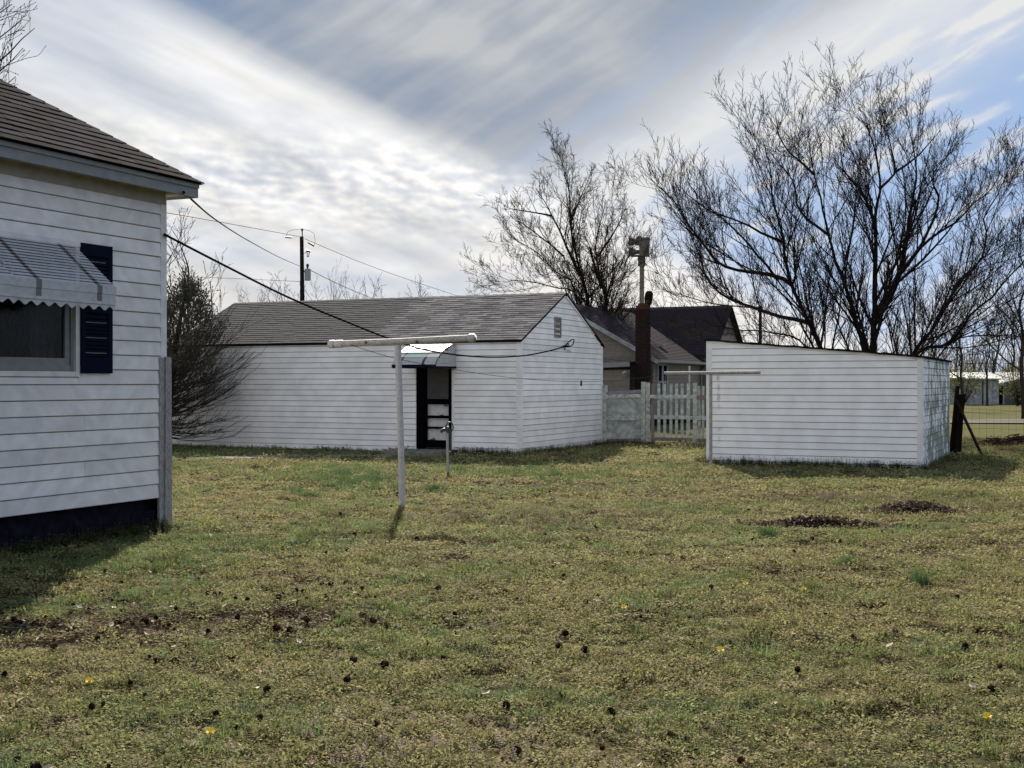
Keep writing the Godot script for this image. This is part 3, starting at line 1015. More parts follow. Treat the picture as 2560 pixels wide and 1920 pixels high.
	for k in 5:
		var rr := MB.new()
		var x0 := 0.02 + k * 0.82
		var y0 := H0 + 0.036 - (H0 - H1) * x0 / L
		var y1 := H0 + 0.036 - (H0 - H1) * (x0 + 0.06) / L
		rr.hexa([Vector3(x0, y0 - 0.012, 0.05), Vector3(x0 + 0.06, y1 - 0.012, 0.05), Vector3(x0 + 0.06, y1 - 0.012, -W), Vector3(x0, y0 - 0.012, -W), Vector3(x0, y0, 0.05), Vector3(x0 + 0.06, y1, 0.05), Vector3(x0 + 0.06, y1, -W), Vector3(x0, y0, -W)])
		part("roofing_seam", rr.mesh(), M.tar, r)
func shed_board(parent: Node3D, o: Vector3, ex: Vector3, xb0: float, xb1: float, xt0: float, xt1: float, y0: float, y1: float, m: Material, wl: float, wh: float) -> void:
	var n := ex.cross(Vector3.UP)
	var b := MB.new()
	var pr := 0.025
	var p0 := o + ex * xb0 + Vector3.UP * y0
	var p1 := o + ex * xb1 + Vector3.UP * y0
	var q0 := o + ex * xt0 + Vector3.UP * y1
	var q1 := o + ex * xt1 + Vector3.UP * y1
	clap_faces(b, p0, p1, q0, q1, n, pr)
	for a in b.v:
		var q := a - o
		b.uv.push_back(Vector2(q.dot(ex) / wl, 1.0 - clampf(q.y / wh, 0.0, 1.0)))
	part("siding_board", b.mesh(), m, parent)

# ---------------------------------------------------------------- the house at the left
func build_house() -> void:
	var h := thing("house", "white clapboard house corner with dark hip roof and navy shutters", "house", Vector3(-3.769, 0, -13.5), TURN)
	var D := 9.0     # length of the seen wall, toward the viewer
	var B := 8.0     # depth behind it
	var EH := 3.60
	var y_low := 0.345
	var e := 0.1524
	# window opening in the wall: distance from the corner 1.31 .. 2.62
	var w0 := 1.33
	var w1 := 2.62
	var wb := 1.70
	var wt := 2.92
	var b := MB.new()
	b.quad(Vector3(0, y_low, D), Vector3(0, y_low, w1), Vector3(0, EH, w1), Vector3(0, EH, D))
	b.quad(Vector3(0, y_low, w0), Vector3(0, y_low, 0), Vector3(0, EH, 0), Vector3(0, EH, w0))
	b.quad(Vector3(0, y_low, w1), Vector3(0, y_low, w0), Vector3(0, wb, w0), Vector3(0, wb, w1))
	b.quad(Vector3(0, wt, w1), Vector3(0, wt, w0), Vector3(0, EH, w0), Vector3(0, EH, w1))
	b.quad(Vector3(0, y_low, 0), Vector3(-B, y_low, 0), Vector3(-B, EH, 0), Vector3(0, EH, 0))
	b.quad(Vector3(-B, y_low, 0), Vector3(-B, y_low, D), Vector3(-B, EH, D), Vector3(-B, EH, 0))
	b.quad(Vector3(-B, y_low, D), Vector3(0, y_low, D), Vector3(0, EH, D), Vector3(-B, EH, D))
	b.quad(Vector3(-B, EH, 0), Vector3(-B, EH, D), Vector3(0, EH, D), Vector3(0, EH, 0))
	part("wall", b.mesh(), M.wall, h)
	var room := MB.new()
	room.quad(Vector3(-B, y_low, D), Vector3(0, y_low, D), Vector3(0, y_low, 0), Vector3(-B, y_low, 0))
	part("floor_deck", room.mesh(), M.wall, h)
	room = MB.new()
	for q in [w0 + 0.10, w1 - 0.42]:
		for i in 9:
			var za: float = q + 0.32 * i / 9.0
			var zb: float = q + 0.32 * (i + 1) / 9.0
			var oa := -0.16 + 0.03 * sin(i * 2.2)
			var ob := -0.16 + 0.03 * sin((i + 1) * 2.2)
			room.quad(Vector3(ob, wb - 0.1, zb), Vector3(oa, wb - 0.1, za), Vector3(oa, wt, za), Vector3(ob, wt, zb))
	part("curtain", room.mesh(), M.curtain, h)
	var k := 0
	while y_low + e * k < 3.50:
		var y0 := y_low + e * k
		var y1 := minf(y0 + e, 3.53)
		var o := Vector3(0, 0, 0)
		var ex := Vector3(0, 0, -1)
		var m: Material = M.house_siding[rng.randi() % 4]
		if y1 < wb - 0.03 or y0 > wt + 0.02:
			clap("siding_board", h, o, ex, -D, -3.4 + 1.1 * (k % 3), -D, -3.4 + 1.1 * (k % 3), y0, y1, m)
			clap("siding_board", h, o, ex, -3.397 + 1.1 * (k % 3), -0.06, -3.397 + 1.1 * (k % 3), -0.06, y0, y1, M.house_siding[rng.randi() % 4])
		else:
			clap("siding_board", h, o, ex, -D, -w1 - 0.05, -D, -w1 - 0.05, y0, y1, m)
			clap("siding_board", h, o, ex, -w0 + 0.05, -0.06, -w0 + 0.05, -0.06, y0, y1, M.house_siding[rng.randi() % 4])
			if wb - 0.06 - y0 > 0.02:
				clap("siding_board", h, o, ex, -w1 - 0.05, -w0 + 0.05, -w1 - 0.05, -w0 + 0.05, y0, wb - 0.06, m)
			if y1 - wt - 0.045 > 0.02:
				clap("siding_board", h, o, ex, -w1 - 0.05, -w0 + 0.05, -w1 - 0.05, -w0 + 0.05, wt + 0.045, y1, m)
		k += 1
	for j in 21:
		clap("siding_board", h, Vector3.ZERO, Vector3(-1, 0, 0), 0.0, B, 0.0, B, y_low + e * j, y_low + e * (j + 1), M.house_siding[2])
	# dark block foundation
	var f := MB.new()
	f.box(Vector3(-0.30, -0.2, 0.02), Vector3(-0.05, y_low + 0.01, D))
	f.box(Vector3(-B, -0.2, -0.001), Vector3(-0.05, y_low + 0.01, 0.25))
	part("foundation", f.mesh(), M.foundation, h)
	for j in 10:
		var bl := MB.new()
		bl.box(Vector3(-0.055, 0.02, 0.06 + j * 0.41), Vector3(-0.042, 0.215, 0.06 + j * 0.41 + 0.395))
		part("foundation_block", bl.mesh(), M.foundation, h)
	# corner trim and the weathered post nailed over its lower half
	var t := MB.new()
	t.box(Vector3(-0.07, 1.80, -0.022), Vector3(0.024, 3.60, 0.07))
	part("corner_trim", t.mesh(), M.house_siding[1], h)
	t = MB.new()
	t.hexa([Vector3(0.0, -0.12, 0.10), Vector3(0.034, -0.12, 0.105), Vector3(0.034, -0.12, -0.06), Vector3(0.0, -0.12, -0.06), Vector3(0.0, 1.85, 0.10), Vector3(0.030, 1.85, 0.10), Vector3(0.030, 1.85, -0.05), Vector3(0.0, 1.85, -0.05)])
	t.box(Vector3(-0.09, -0.12, -0.075), Vector3(0.032, 1.84, -0.051))
	t.hexa([Vector3(0.03, -0.12, 0.035), Vector3(0.056, -0.12, 0.04), Vector3(0.056, -0.12, -0.075), Vector3(0.03, -0.12, -0.075), Vector3(0.03, 1.86, 0.02), Vector3(0.050, 1.86, 0.02), Vector3(0.050, 1.86, -0.07), Vector3(0.03, 1.86, -0.07)])
	part("corner_post", t.mesh(), M.weathered, h)
	# eaves: frieze, soffit, fascia
	var o2 := 0.25
	t = MB.new()
	t.box(Vector3(0.0, 3.50, -0.0), Vector3(0.028, 3.645, D))
	part("frieze_board", t.mesh(), M.soffit, h)
	t = MB.new()
	t.box(Vector3(-B - o2, 3.63, -o2), Vector3(o2 - 0.02, 3.645, D + o2))
	part("soffit", t.mesh(), M.soffit, h)
	t = MB.new()
	t.box(Vector3(o2 - 0.02, 3.60, -o2), Vector3(o2 + 0.004, 3.735, D + o2))
	t.box(Vector3(o2 + 0.004, 3.70, -o2 - 0.012), Vector3(o2 + 0.022, 3.75, D + o2))
	t.box(Vector3(-B - o2, 3.60, -o2 - 0.024), Vector3(o2 - 0.003, 3.735, -o2))
	part("fascia", t.mesh(), M.fascia, h)
	# hip roof
	var rf := Node3D.new()
	rf.name = "roof"
	h.add_child(rf)
	var pt := 0.66
	var x_e := o2 + 0.05
	var half := (B + 2 * x_e) * 0.5
	var ye := 3.745
	var top := ye + pt * half
	var c0 := Vector3(x_e, ye, -x_e)
	var c1 := Vector3(x_e, ye, D + x_e)
	var c2 := Vector3(-B - x_e, ye, D + x_e)
	var c3 := Vector3(-B - x_e, ye, -x_e)
	var r0 := Vector3(-B * 0.5, top, half - x_e)
	var r1 := Vector3(-B * 0.5, top, D + x_e - half)
	if r1.z < r0.z + 0.2:
		r1.z = r0.z + 0.2
	var d := MB.new()
	d.quad(c1, c0, r0, r1)
	d.quad(c3, c2, r1, r0)
	d.tri(c0, c3, r0)
	d.tri(c2, c1, r1)
	d.quad(c0, c1, c2, c3)
	part("roof_deck", d.mesh(), M.tar, rf)
	var es := Vector3(-1, pt, 0).normalized()
	var ratio := 1.0 / sqrt(1.0 + pt * pt)
	var expo := 0.132
	var rows := int((half / ratio) / expo)
	# eave runs from the far corner toward the viewer: ex = +z, the hip eats away the start of each row
	var span := 7.0
	shingles(rf, c0 + Vector3(0.012, 0.006, 0), Vector3(0, 0, 1), es, 20, expo, 0.30, func(s): return (s + expo) * ratio, func(_s): return span, M.dark_shingle, 280, 0.012, 0)
	var es2 := Vector3(0, pt, 1).normalized()
	shingles(rf, c3 + Vector3(0, 0.006, -0.012), Vector3(1, 0, 0), es2, rows, expo, 0.30, func(s): return (s + expo) * ratio, func(s): return half * 2.0 - (s + expo) * ratio, M.dark_shingle, 0, 0.012)
	var hipdir := (r0 - c0).normalized()
	for i in 20:
		var a := c0 + hipdir * (-0.01 + i * 0.15)
		var cp := MB.new()
		var z1 := a + hipdir * 0.20
		var near := Vector3(0.008, 0.018, 0.15)
		var far := Vector3(-0.15, 0.018, -0.008)
		var hi := Vector3(0, 0.026, 0)
		var hi2 := Vector3(0, 0.016, 0)
		cp.quad(a + near, a + hi, z1 + hi2, z1 + near - Vector3(0, 0.006, 0))
		cp.quad(a + hi, a + far, z1 + far - Vector3(0, 0.006, 0), z1 + hi2)
		cp.quad(a + near - Vector3(0, 0.012, 0), a + hi - Vector3(0, 0.014, 0), a + hi, a + near)
		part("hip_shingle", cp.mesh(), M.dark_shingle[rng.randi() % 5], rf)
	# window
	var wn := Node3D.new()
	wn.name = "window"
	h.add_child(wn)
	t = MB.new()
	t.box(Vector3(0.0, wb - 0.06, w0 - 0.055), Vector3(0.032, wt, w0 + 0.0))
	t.box(Vector3(0.0, wb - 0.06, w0), Vector3(0.030, wb - 0.01, w1))
	t.box(Vector3(0.0, wt, w0 - 0.055), Vector3(0.040, wt + 0.045, w1 + 0.05))
	t.box(Vector3(0.0, wb - 0.06, w1), Vector3(0.032, wt, w1 + 0.05))
	part("window_trim", t.mesh(), M.house_siding[1], wn)
	t = MB.new()
	t.box(Vector3(-0.10, wb - 0.01, w0), Vector3(0.0, wt, w0 + 0.03))
	t.box(Vector3(-0.06, wb + 0.05, w0 + 0.03), Vector3(-0.02, wt, w0 + 0.09))
	t.box(Vector3(-0.10, wb - 0.01, w0 + 0.03), Vector3(-0.005, wb + 0.05, w1))
	t.box(Vector3(-0.06, wb + 0.05, w0 + 0.09), Vector3(-0.022, wb + 0.12, w1))
	t.box(Vector3(-0.06, 2.36, w0 + 0.09), Vector3(-0.018, 2.46, w1))
	t.box(Vector3(-0.06, wb + 0.12, w1 - 0.09), Vector3(-0.022, wt, w1))
	part("window_sash", t.mesh(), M.fascia, wn)
	t = MB.new()
	t.box(Vector3(-0.045, wb + 0.12, w0 + 0.09), Vector3(-0.041, 2.36, w1 - 0.09))
	part("window_pane", t.mesh(), M.glass, wn)
	# shutters
	for z0 in [0.835, 2.68]:
		var sh := Node3D.new()
		sh.name = "shutter"
		h.add_child(sh, true)
		var z1: float = z0 + 0.44
		var s0 := 1.675
		var s1 := 2.965
		t = MB.new()
		t.box(Vector3(0.016, s0, z0), Vector3(0.05, s1, z0 + 0.06))
		t.box(Vector3(0.016, s0, z1 - 0.06), Vector3(0.05, s1, z1))
		for r in [[s0, s0 + 0.16], [2.28, 2.36], [s1 - 0.12, s1]]:
			t.box(Vector3(0.016, r[0], z0 + 0.06), Vector3(0.049, r[1], z1 - 0.06))
		t.box(Vector3(0.016, s0 + 0.1, z0 + 0.06), Vector3(0.022, s1 - 0.05, z1 - 0.06))
		part("shutter_frame", t.mesh(), M.navy, sh)
		var y := s0 + 0.17
		while y < s1 - 0.15:
			if y < 2.25 or y > 2.36:
				var q := MB.new()
				q.hexa([Vector3(0.046, y, z1 - 0.06), Vector3(0.046, y, z0 + 0.06), Vector3(0.024, y + 0.022, z0 + 0.06), Vector3(0.024, y + 0.022, z1 - 0.06),
					Vector3(0.047, y + 0.008, z1 - 0.06), Vector3(0.047, y + 0.008, z0 + 0.06), Vector3(0.026, y + 0.032, z0 + 0.06), Vector3(0.026, y + 0.032, z1 - 0.06)])
				part("louver", q.mesh(), M.navy, sh)
			y += 0.038
	# slatted aluminum awnings
	for a in [[1.36, 1.27, 0.55], [2.66, 1.25, 0.60]]:
		window_awning(h, a[0], a[1], a[2])
func window_awning(h: Node3D, z0: float, w: float, out: float) -> void:
	var aw := Node3D.new()
	aw.name = "window_awning"
	h.add_child(aw, true)
	var white := Color(0.40, 0.42, 0.46)
	var dark := Color(0.10, 0.095, 0.10)
	var n := 14
	var y_top := 2.925
	var y_bot := 2.495
	for i in n:
		var t0 := float(i) / n
		var dx := (out - 0.03) / n
		var a := Vector3(0.03 + dx * i, lerpf(y_top, y_bot, t0), z0)
		var bb := a + Vector3(dx * 1.22, -0.023, 0)
		var dir := (bb - a)
		var ln := dir.length()
		var nrm := Vector3(0, 0, 1).cross(dir.normalized()).normalized()
		if nrm.y < 0:
			nrm = -nrm
		var xf := Transform3D(Basis(Vector3(0, 0, 1), nrm, -dir.normalized()), a)
		var shade := white * (0.92 + 0.16 * rng.randf())
		part("awning_slat", slat_mesh(striped(w, [0.22, 0.98], shade, dark, 0.028), 0.004, ln), M.slat, aw, xf)
	for j in 2:
		var y1 := y_bot + 0.01 - j * 0.075
		var xf := Transform3D(Basis(Vector3(0, 0, 1), Vector3(0, 1, 0), Vector3(-1, 0, 0)), Vector3(out + 0.006 - 0.006 * j, y1 - 0.078, z0))
		part("awning_front_slat", slat_mesh(striped(w, [0.22, 0.98], white * 0.95, dark, 0.034), 0.078, 0.012), M.slat, aw, xf)
	var v := MB.new()
	var yv := y_bot - 0.145
	v.box(Vector3(out - 0.004, yv - 0.022, z0), Vector3(out + 0.014, yv + 0.004, z0 + w), white)
	var ns := 48
	for i in ns:
		var za := z0 + w * i / ns
		var zb := z0 + w * (i + 1) / ns
		var ya := yv - 0.060 - 0.020 * cos(TAU * 9.0 * i / ns)
		var yb := yv - 0.060 - 0.020 * cos(TAU * 9.0 * (i + 1) / ns)
		v.hexa([Vector3(out, ya, zb) + Vector3(0, yb - ya, 0), Vector3(out + 0.004, yb, zb), Vector3(out + 0.004, ya, za), Vector3(out, ya, za),
			Vector3(out, yv - 0.02, zb), Vector3(out + 0.004, yv - 0.02, zb), Vector3(out + 0.004, yv - 0.02, za), Vector3(out, yv - 0.02, za)], white)
	part("awning_valance", v.mesh(true), M.slat, aw)
	# end wings
	for zz in [z0, z0 + w]:
		for k in 6:
			var y0 := yv + 0.0 + k * 0.10
			var x_to := out - 0.02 if y0 < y_bot else (y_top - y0) / (y_top - y_bot) * (out - 0.03)
			if zz == z0 and y0 > y_bot - 0.02:
				continue
			if x_to < 0.06:
				continue
			var s := MB.new()
			s.box(Vector3(0.03, y0, zz - 0.004 - 0.003 * (k % 2)), Vector3(x_to, minf(y0 + 0.098, y_top), zz + 0.004 + 0.003 * (k % 2)), white)
			part("awning_wing_slat", s.mesh(true), M.slat, aw)

# ---------------------------------------------------------------- the brown house behind the fence
func build_brown_house() -> void:
	# local origin: front right eave corner of the wing
	var h := thing("neighbor_house", "tan clapboard house with dark cross-gable roof behind picket gate", "house", Vector3(5.19, -0.02, -46.0), TURN)
	var EH := 2.50
	var W := 7.6
	var D := 6.6
	var RH := 4.62
	var lo := -0.2
	var b := MB.new()
	b.quad(Vector3(-W, lo, 0), Vector3(0, lo, 0), Vector3(0, EH, 0), Vector3(-W, EH, 0))
	b.tri(Vector3(-W, EH, 0), Vector3(0, EH, 0), Vector3(-W * 0.5, RH, 0))
	b.quad(Vector3(0, lo, 0), Vector3(0, lo, -D), Vector3(0, EH, -D), Vector3(0, EH, 0))
	# main block behind
	var mx0 := -9.0
	var mx1 := 0.42
	var mz0 := -6.35
	var mz1 := -11.6
	var mEH := 2.82
	var mRH := 4.86
	var mzc := (mz0 + mz1) * 0.5
	b.quad(Vector3(mx0, lo, mz0), Vector3(mx1, lo, mz0), Vector3(mx1, mEH, mz0), Vector3(mx0, mEH, mz0))
	b.quad(Vector3(mx1, lo, mz0), Vector3(mx1, lo, mz1), Vector3(mx1, mEH, mz1), Vector3(mx1, mEH, mz0))
	b.tri(Vector3(mx1, mEH, mz0), Vector3(mx1, mEH, mz1), Vector3(mx1, mRH, mzc))
	b.quad(Vector3(mx1, lo, mz1), Vector3(mx0, lo, mz1), Vector3(mx0, mEH, mz1), Vector3(mx1, mEH, mz1))
	b.quad(Vector3(mx0, lo, mz1), Vector3(mx0, lo, mz0), Vector3(mx0, mEH, mz0), Vector3(mx0, mEH, mz1))
	b.quad(Vector3(-W, lo, -D), Vector3(-W, lo, 0), Vector3(-W, EH, 0), Vector3(-W, EH, -D))
	part("wall", b.mesh(), M.brown_siding[1], h)
	var e := 0.088
	for k in 45:
		var y0 := 0.30 + e * k
		if y0 > RH - 0.1:
			break
		var a0 := 0.0 if y0 < EH else (y0 - EH) / (RH - EH) * W * 0.5
		var a1 := 0.0 if y0 + e < EH else (y0 + e - EH) / (RH - EH) * W * 0.5
		clap("siding_board", h, Vector3(0, 0, 0), Vector3(1, 0, 0), -W + a0, -a0, -W + a1, -a1, y0, y0 + e, M.brown_siding[rng.randi() % 3], 0.014)
		if y0 + e < EH - 0.1:
			clap("siding_board", h, Vector3(0, 0, 0), Vector3(0, 0, -1), 0.0, D - 0.2, 0.0, D - 0.2, y0, y0 + e, M.brown_siding[rng.randi() % 3], 0.014)
		if y0 < mRH - 0.15:
			var m0 := 0.0 if y0 < mEH else (y0 - mEH) / (mRH - mEH) * (mz0 - mz1) * 0.5
			var m1 := 0.0 if y0 + e < mEH else (y0 + e - mEH) / (mRH - mEH) * (mz0 - mz1) * 0.5
			clap("siding_board", h, Vector3(mx1, 0, mz0), Vector3(0, 0, -1), m0, mz0 - mz1 - m0, m1, mz0 - mz1 - m1, y0, y0 + e, M.brown_siding[rng.randi() % 3], 0.014)
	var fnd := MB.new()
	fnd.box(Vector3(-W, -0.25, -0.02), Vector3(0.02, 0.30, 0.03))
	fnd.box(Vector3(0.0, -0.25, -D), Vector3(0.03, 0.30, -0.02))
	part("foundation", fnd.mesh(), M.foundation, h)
	# roofs
	var rf := Node3D.new()
	rf.name = "roof"
	h.add_child(rf)
	var sl := (RH - EH) / (W * 0.5)
	var d := MB.new()
	var th := Vector3(0, 0.09, 0)
	var ov := 0.30
	var p := [Vector3(ov, EH - sl * ov, 0.28), Vector3(ov, EH - sl * ov, -D - 0.2), Vector3(-W * 0.5, RH, -D - 2.0), Vector3(-W * 0.5, RH, 0.28)]
	d.hexa([p[0], p[1], p[2], p[3], p[0] + th, p[1] + th, p[2] + th, p[3] + th])
	p = [Vector3(-W * 0.5, RH, 0.28), Vector3(-W * 0.5, RH, -D - 2.0), Vector3(-W - ov, EH - sl * ov, -D - 0.2), Vector3(-W - ov, EH - sl * ov, 0.28)]
	d.hexa([p[0], p[1], p[2], p[3], p[0] + th, p[1] + th, p[2] + th, p[3] + th])
	var mat_roof := mat(lin(0.052, 0.046, 0.058), 1.0, T.grit, 2.0)
	part("roof_slope", d.mesh(), mat_roof, rf)
	d = MB.new()
	var msl := (mRH - mEH) / ((mz0 - mz1) * 0.5)
	p = [Vector3(mx0, mEH - msl * 0.2, mz0 + 0.2), Vector3(mx1 + 0.25, mEH - msl * 0.2, mz0 + 0.2), Vector3(mx1 + 0.25, mRH, mzc), Vector3(mx0, mRH, mzc)]
	d.hexa([p[0], p[1], p[2], p[3], p[0] + th, p[1] + th, p[2] + th, p[3] + th])
	p = [Vector3(mx0, mRH, mzc), Vector3(mx1 + 0.25, mRH, mzc), Vector3(mx1 + 0.25, mEH - msl * 0.2, mz1 - 0.2), Vector3(mx0, mEH - msl * 0.2, mz1 - 0.2)]
	d.hexa([p[0], p[1], p[2], p[3], p[0] + th, p[1] + th, p[2] + th, p[3] + th])
	part("roof_slope", d.mesh(), mat_roof, rf)
	# courses of shingles on the two seen slopes, too fine to pick apart
	var sc := MB.new()
	var es := Vector3(-W * 0.5 - ov, RH - EH + sl * ov, 0)
	var sln := es.length()
	es /= sln
	var nr := int(sln / 0.14)
	for r in nr:
		var s := r * 0.14
		var zb := -D - 0.2 - 1.8 * s / sln
		wedge(sc, Transform3D(Basis(Vector3(0, 0, 1) * (0.28 - zb), Vector3(es.y, -es.x, 0) * 0.014, es * 0.15), Vector3(ov + 0.01, EH - sl * ov + 0.095, zb) + es * s))
	var es2 := Vector3(0, mRH - mEH + msl * 0.2, mzc - mz0 - 0.2)
	var sl2 := es2.length()
	es2 /= sl2
	for r in int(sl2 / 0.14):
		var s := r * 0.14
		wedge(sc, Transform3D(Basis(Vector3(1, 0, 0) * (mx1 + 0.25 - mx0), Vector3(0, -es2.z, es2.y) * 0.014, es2 * 0.15), Vector3(mx0, mEH - msl * 0.2 + 0.095, mz0 + 0.21) + es2 * s))
	var so := part("shingle_courses", sc.mesh(), mat_roof, rf)
	so.set_meta("kind", "stuff")
	var vent := MB.new()
	vent.box(Vector3(-0.75, 3.05, -3.3), Vector3(-0.55, 3.16, -3.0))
	part("roof_vent", vent.mesh(), M.galv, rf)
	var tr := MB.new()
	tr.beam(Vector3(ov, EH - sl * ov + 0.02, 0.285), Vector3(-W * 0.5, RH + 0.02, 0.285), 0.03, 0.15, Vector3(0, 0, 1).cross(Vector3(-1, 0.5, 0)))
	part("rake_board", tr.mesh(), M.far_white, rf)
	var tr2 := MB.new()
	tr2.hexa([Vector3(ov, EH - sl * ov - 0.02, 0.30), Vector3(ov + 0.11, EH - sl * ov + 0.02, 0.30), Vector3(ov + 0.11, EH - sl * ov + 0.02, -D), Vector3(ov, EH - sl * ov - 0.02, -D),
		Vector3(ov, EH - sl * ov + 0.09, 0.30), Vector3(ov + 0.12, EH - sl * ov + 0.10, 0.30), Vector3(ov + 0.12, EH - sl * ov + 0.10, -D), Vector3(ov, EH - sl * ov + 0.09, -D)])
	part("gutter", tr2.mesh(), M.tin, rf)
	var dsp := MB.new()
	dsp.rod(Vector3(ov, EH - sl * ov, -D + 0.3), Vector3(0.06, EH - 0.4, -D + 0.3), 0.04, 6)
	dsp.rod(Vector3(0.06, EH - 0.4, -D + 0.3), Vector3(0.06, 0.1, -D + 0.3), 0.04, 6)
	part("downspout", dsp.mesh(), M.tin, h)
	# window on the side wall of the wing
	var wn := Node3D.new()
	wn.name = "window"
	h.add_child(wn)
	var fr := MB.new()
	for z in [[-0.45, -0.55], [-0.98, -1.16], [-1.62, -1.74]]:
		fr.box(Vector3(0.0, 1.0, z[1]), Vector3(0.05, 2.25, z[0]))
	fr.box(Vector3(0.0, 2.25, -1.74), Vector3(0.052, 2.36, -0.45))
	fr.box(Vector3(0.0, 0.92, -1.74), Vector3(0.052, 1.0, -0.45))
	fr.box(Vector3(0.0, 1.60, -0.98), Vector3(0.045, 1.66, -0.55))
	fr.box(Vector3(0.0, 1.60, -1.62), Vector3(0.045, 1.66, -1.16))
	part("window_frame", fr.mesh(), M.far_white, wn)
	for z in [[-0.55, -0.98], [-1.16, -1.62]]:
		for yy in [[1.0, 1.60], [1.66, 2.25]]:
			var pn := MB.new()
			pn.box(Vector3(0.016, yy[0], z[1]), Vector3(0.024, yy[1], z[0]))
			part("window_pane", pn.mesh(), M.navy, wn)
	# brick chimney with a broken clay flue
	var ch := Node3D.new()
	ch.name = "chimney"
	h.add_child(ch)
	var core := MB.new()
	core.box(Vector3(-0.42, -0.1, 0.34), Vector3(0.02, 4.30, 0.72))
	part("chimney_core", core.mesh(), M.mortar, ch)
	var br := MB.new()
	var nb := 55
	for k in nb:
		var y := k * 0.078
		for i in 2:
			var sh := 0.11 if k % 2 == 1 else 0.0
			br.box(Vector3(-0.43 + 0.0, y, 0.715), Vector3(-0.43 + 0.115 + sh, y + 0.066, 0.735))
			br.box(Vector3(-0.43 + 0.127 + sh, y, 0.715), Vector3(-0.43 + 0.34 + sh * 0.5, y + 0.066, 0.735))
			br.box(Vector3(-0.43 + 0.352 + sh * 0.5, y, 0.715), Vector3(0.03, y + 0.066, 0.735))
			br.box(Vector3(0.018, y, 0.34 + sh), Vector3(0.034, y + 0.066, 0.50 + sh))
			br.box(Vector3(0.018, y, 0.512 + sh), Vector3(0.034, y + 0.066, 0.713))
			break
	var bo := part("brick_courses", br.mesh(), M.brick, ch)
	bo.set_meta("kind", "stuff")
	var top := MB.new()
	for q in [[-0.42, 0.02, 4.30, 4.42], [-0.34, 0.03, 4.42, 4.50], [-0.05, 0.05, 4.50, 4.60]]:
		top.box(Vector3(q[0], q[2], 0.36), Vector3(q[1], q[3], 0.70))
	part("chimney_top", top.mesh(), M.clay, ch)
	var fl := MB.new()
	fl.tube(PackedVector3Array([Vector3(-0.03, 4.45, 0.5), Vector3(-0.01, 4.68, 0.5), Vector3(0.02, 4.86, 0.5), Vector3(0.03, 4.95, 0.5)]), PackedFloat32Array([0.13, 0.16, 0.15, 0.08]), 7, Color.WHITE, true)
	part("flue", fl.mesh(), M.old_wood, ch)
	# lean-to roof with a weathered white board in front of the gable
	var lt := Node3D.new()
	lt.name = "porch_roof"
	h.add_child(lt)
	var pr := MB.new()
	pr.hexa([Vector3(-5.0, 2.06, 1.5), Vector3(-0.42, 2.24, 1.5), Vector3(-0.42, 2.32, 0.02), Vector3(-5.0, 2.14, 0.02), Vector3(-5.0, 2.14, 1.5), Vector3(-0.42, 2.32, 1.5), Vector3(-0.42, 2.40, 0.02), Vector3(-5.0, 2.22, 0.02)])
	part("porch_deck", pr.mesh(), M.tar, lt)
	var pb := MB.new()
	pb.hexa([Vector3(-5.0, 1.99, 1.53), Vector3(-0.38, 2.19, 1.53), Vector3(-0.38, 2.19, 1.50), Vector3(-5.0, 1.99, 1.50), Vector3(-5.0, 2.18, 1.53), Vector3(-0.38, 2.36, 1.53), Vector3(-0.38, 2.36, 1.50), Vector3(-5.0, 2.18, 1.50)])
	part("porch_fascia", pb.mesh(), M.weathered, lt)
	var lw := MB.new()
	lw.box(Vector3(-5.0, -0.2, 1.30), Vector3(-0.45, 2.07, 1.36))
	part("porch_wall", lw.mesh(), M.brown_siding[0], lt)
	for k in 20:
		clap("siding_board", lt, Vector3(0, 0, 1.36), Vector3(1, 0, 0), -5.0, -0.45, -5.0, -0.45, 0.28 + e * k, 0.28 + e * (k + 1), M.brown_siding[rng.randi() % 3], 0.014)
	var lm := MB.new()
	lm.tube(PackedVector3Array([Vector3(-0.62, 2.0, 1.40), Vector3(-0.60, 1.94, 1.45), Vector3(-0.56, 1.88, 1.52)]), PackedFloat32Array([0.05, 0.09, 0.10]), 8, Color.WHITE, true)
	part("flood_light", lm.mesh(), M.far_white, h)

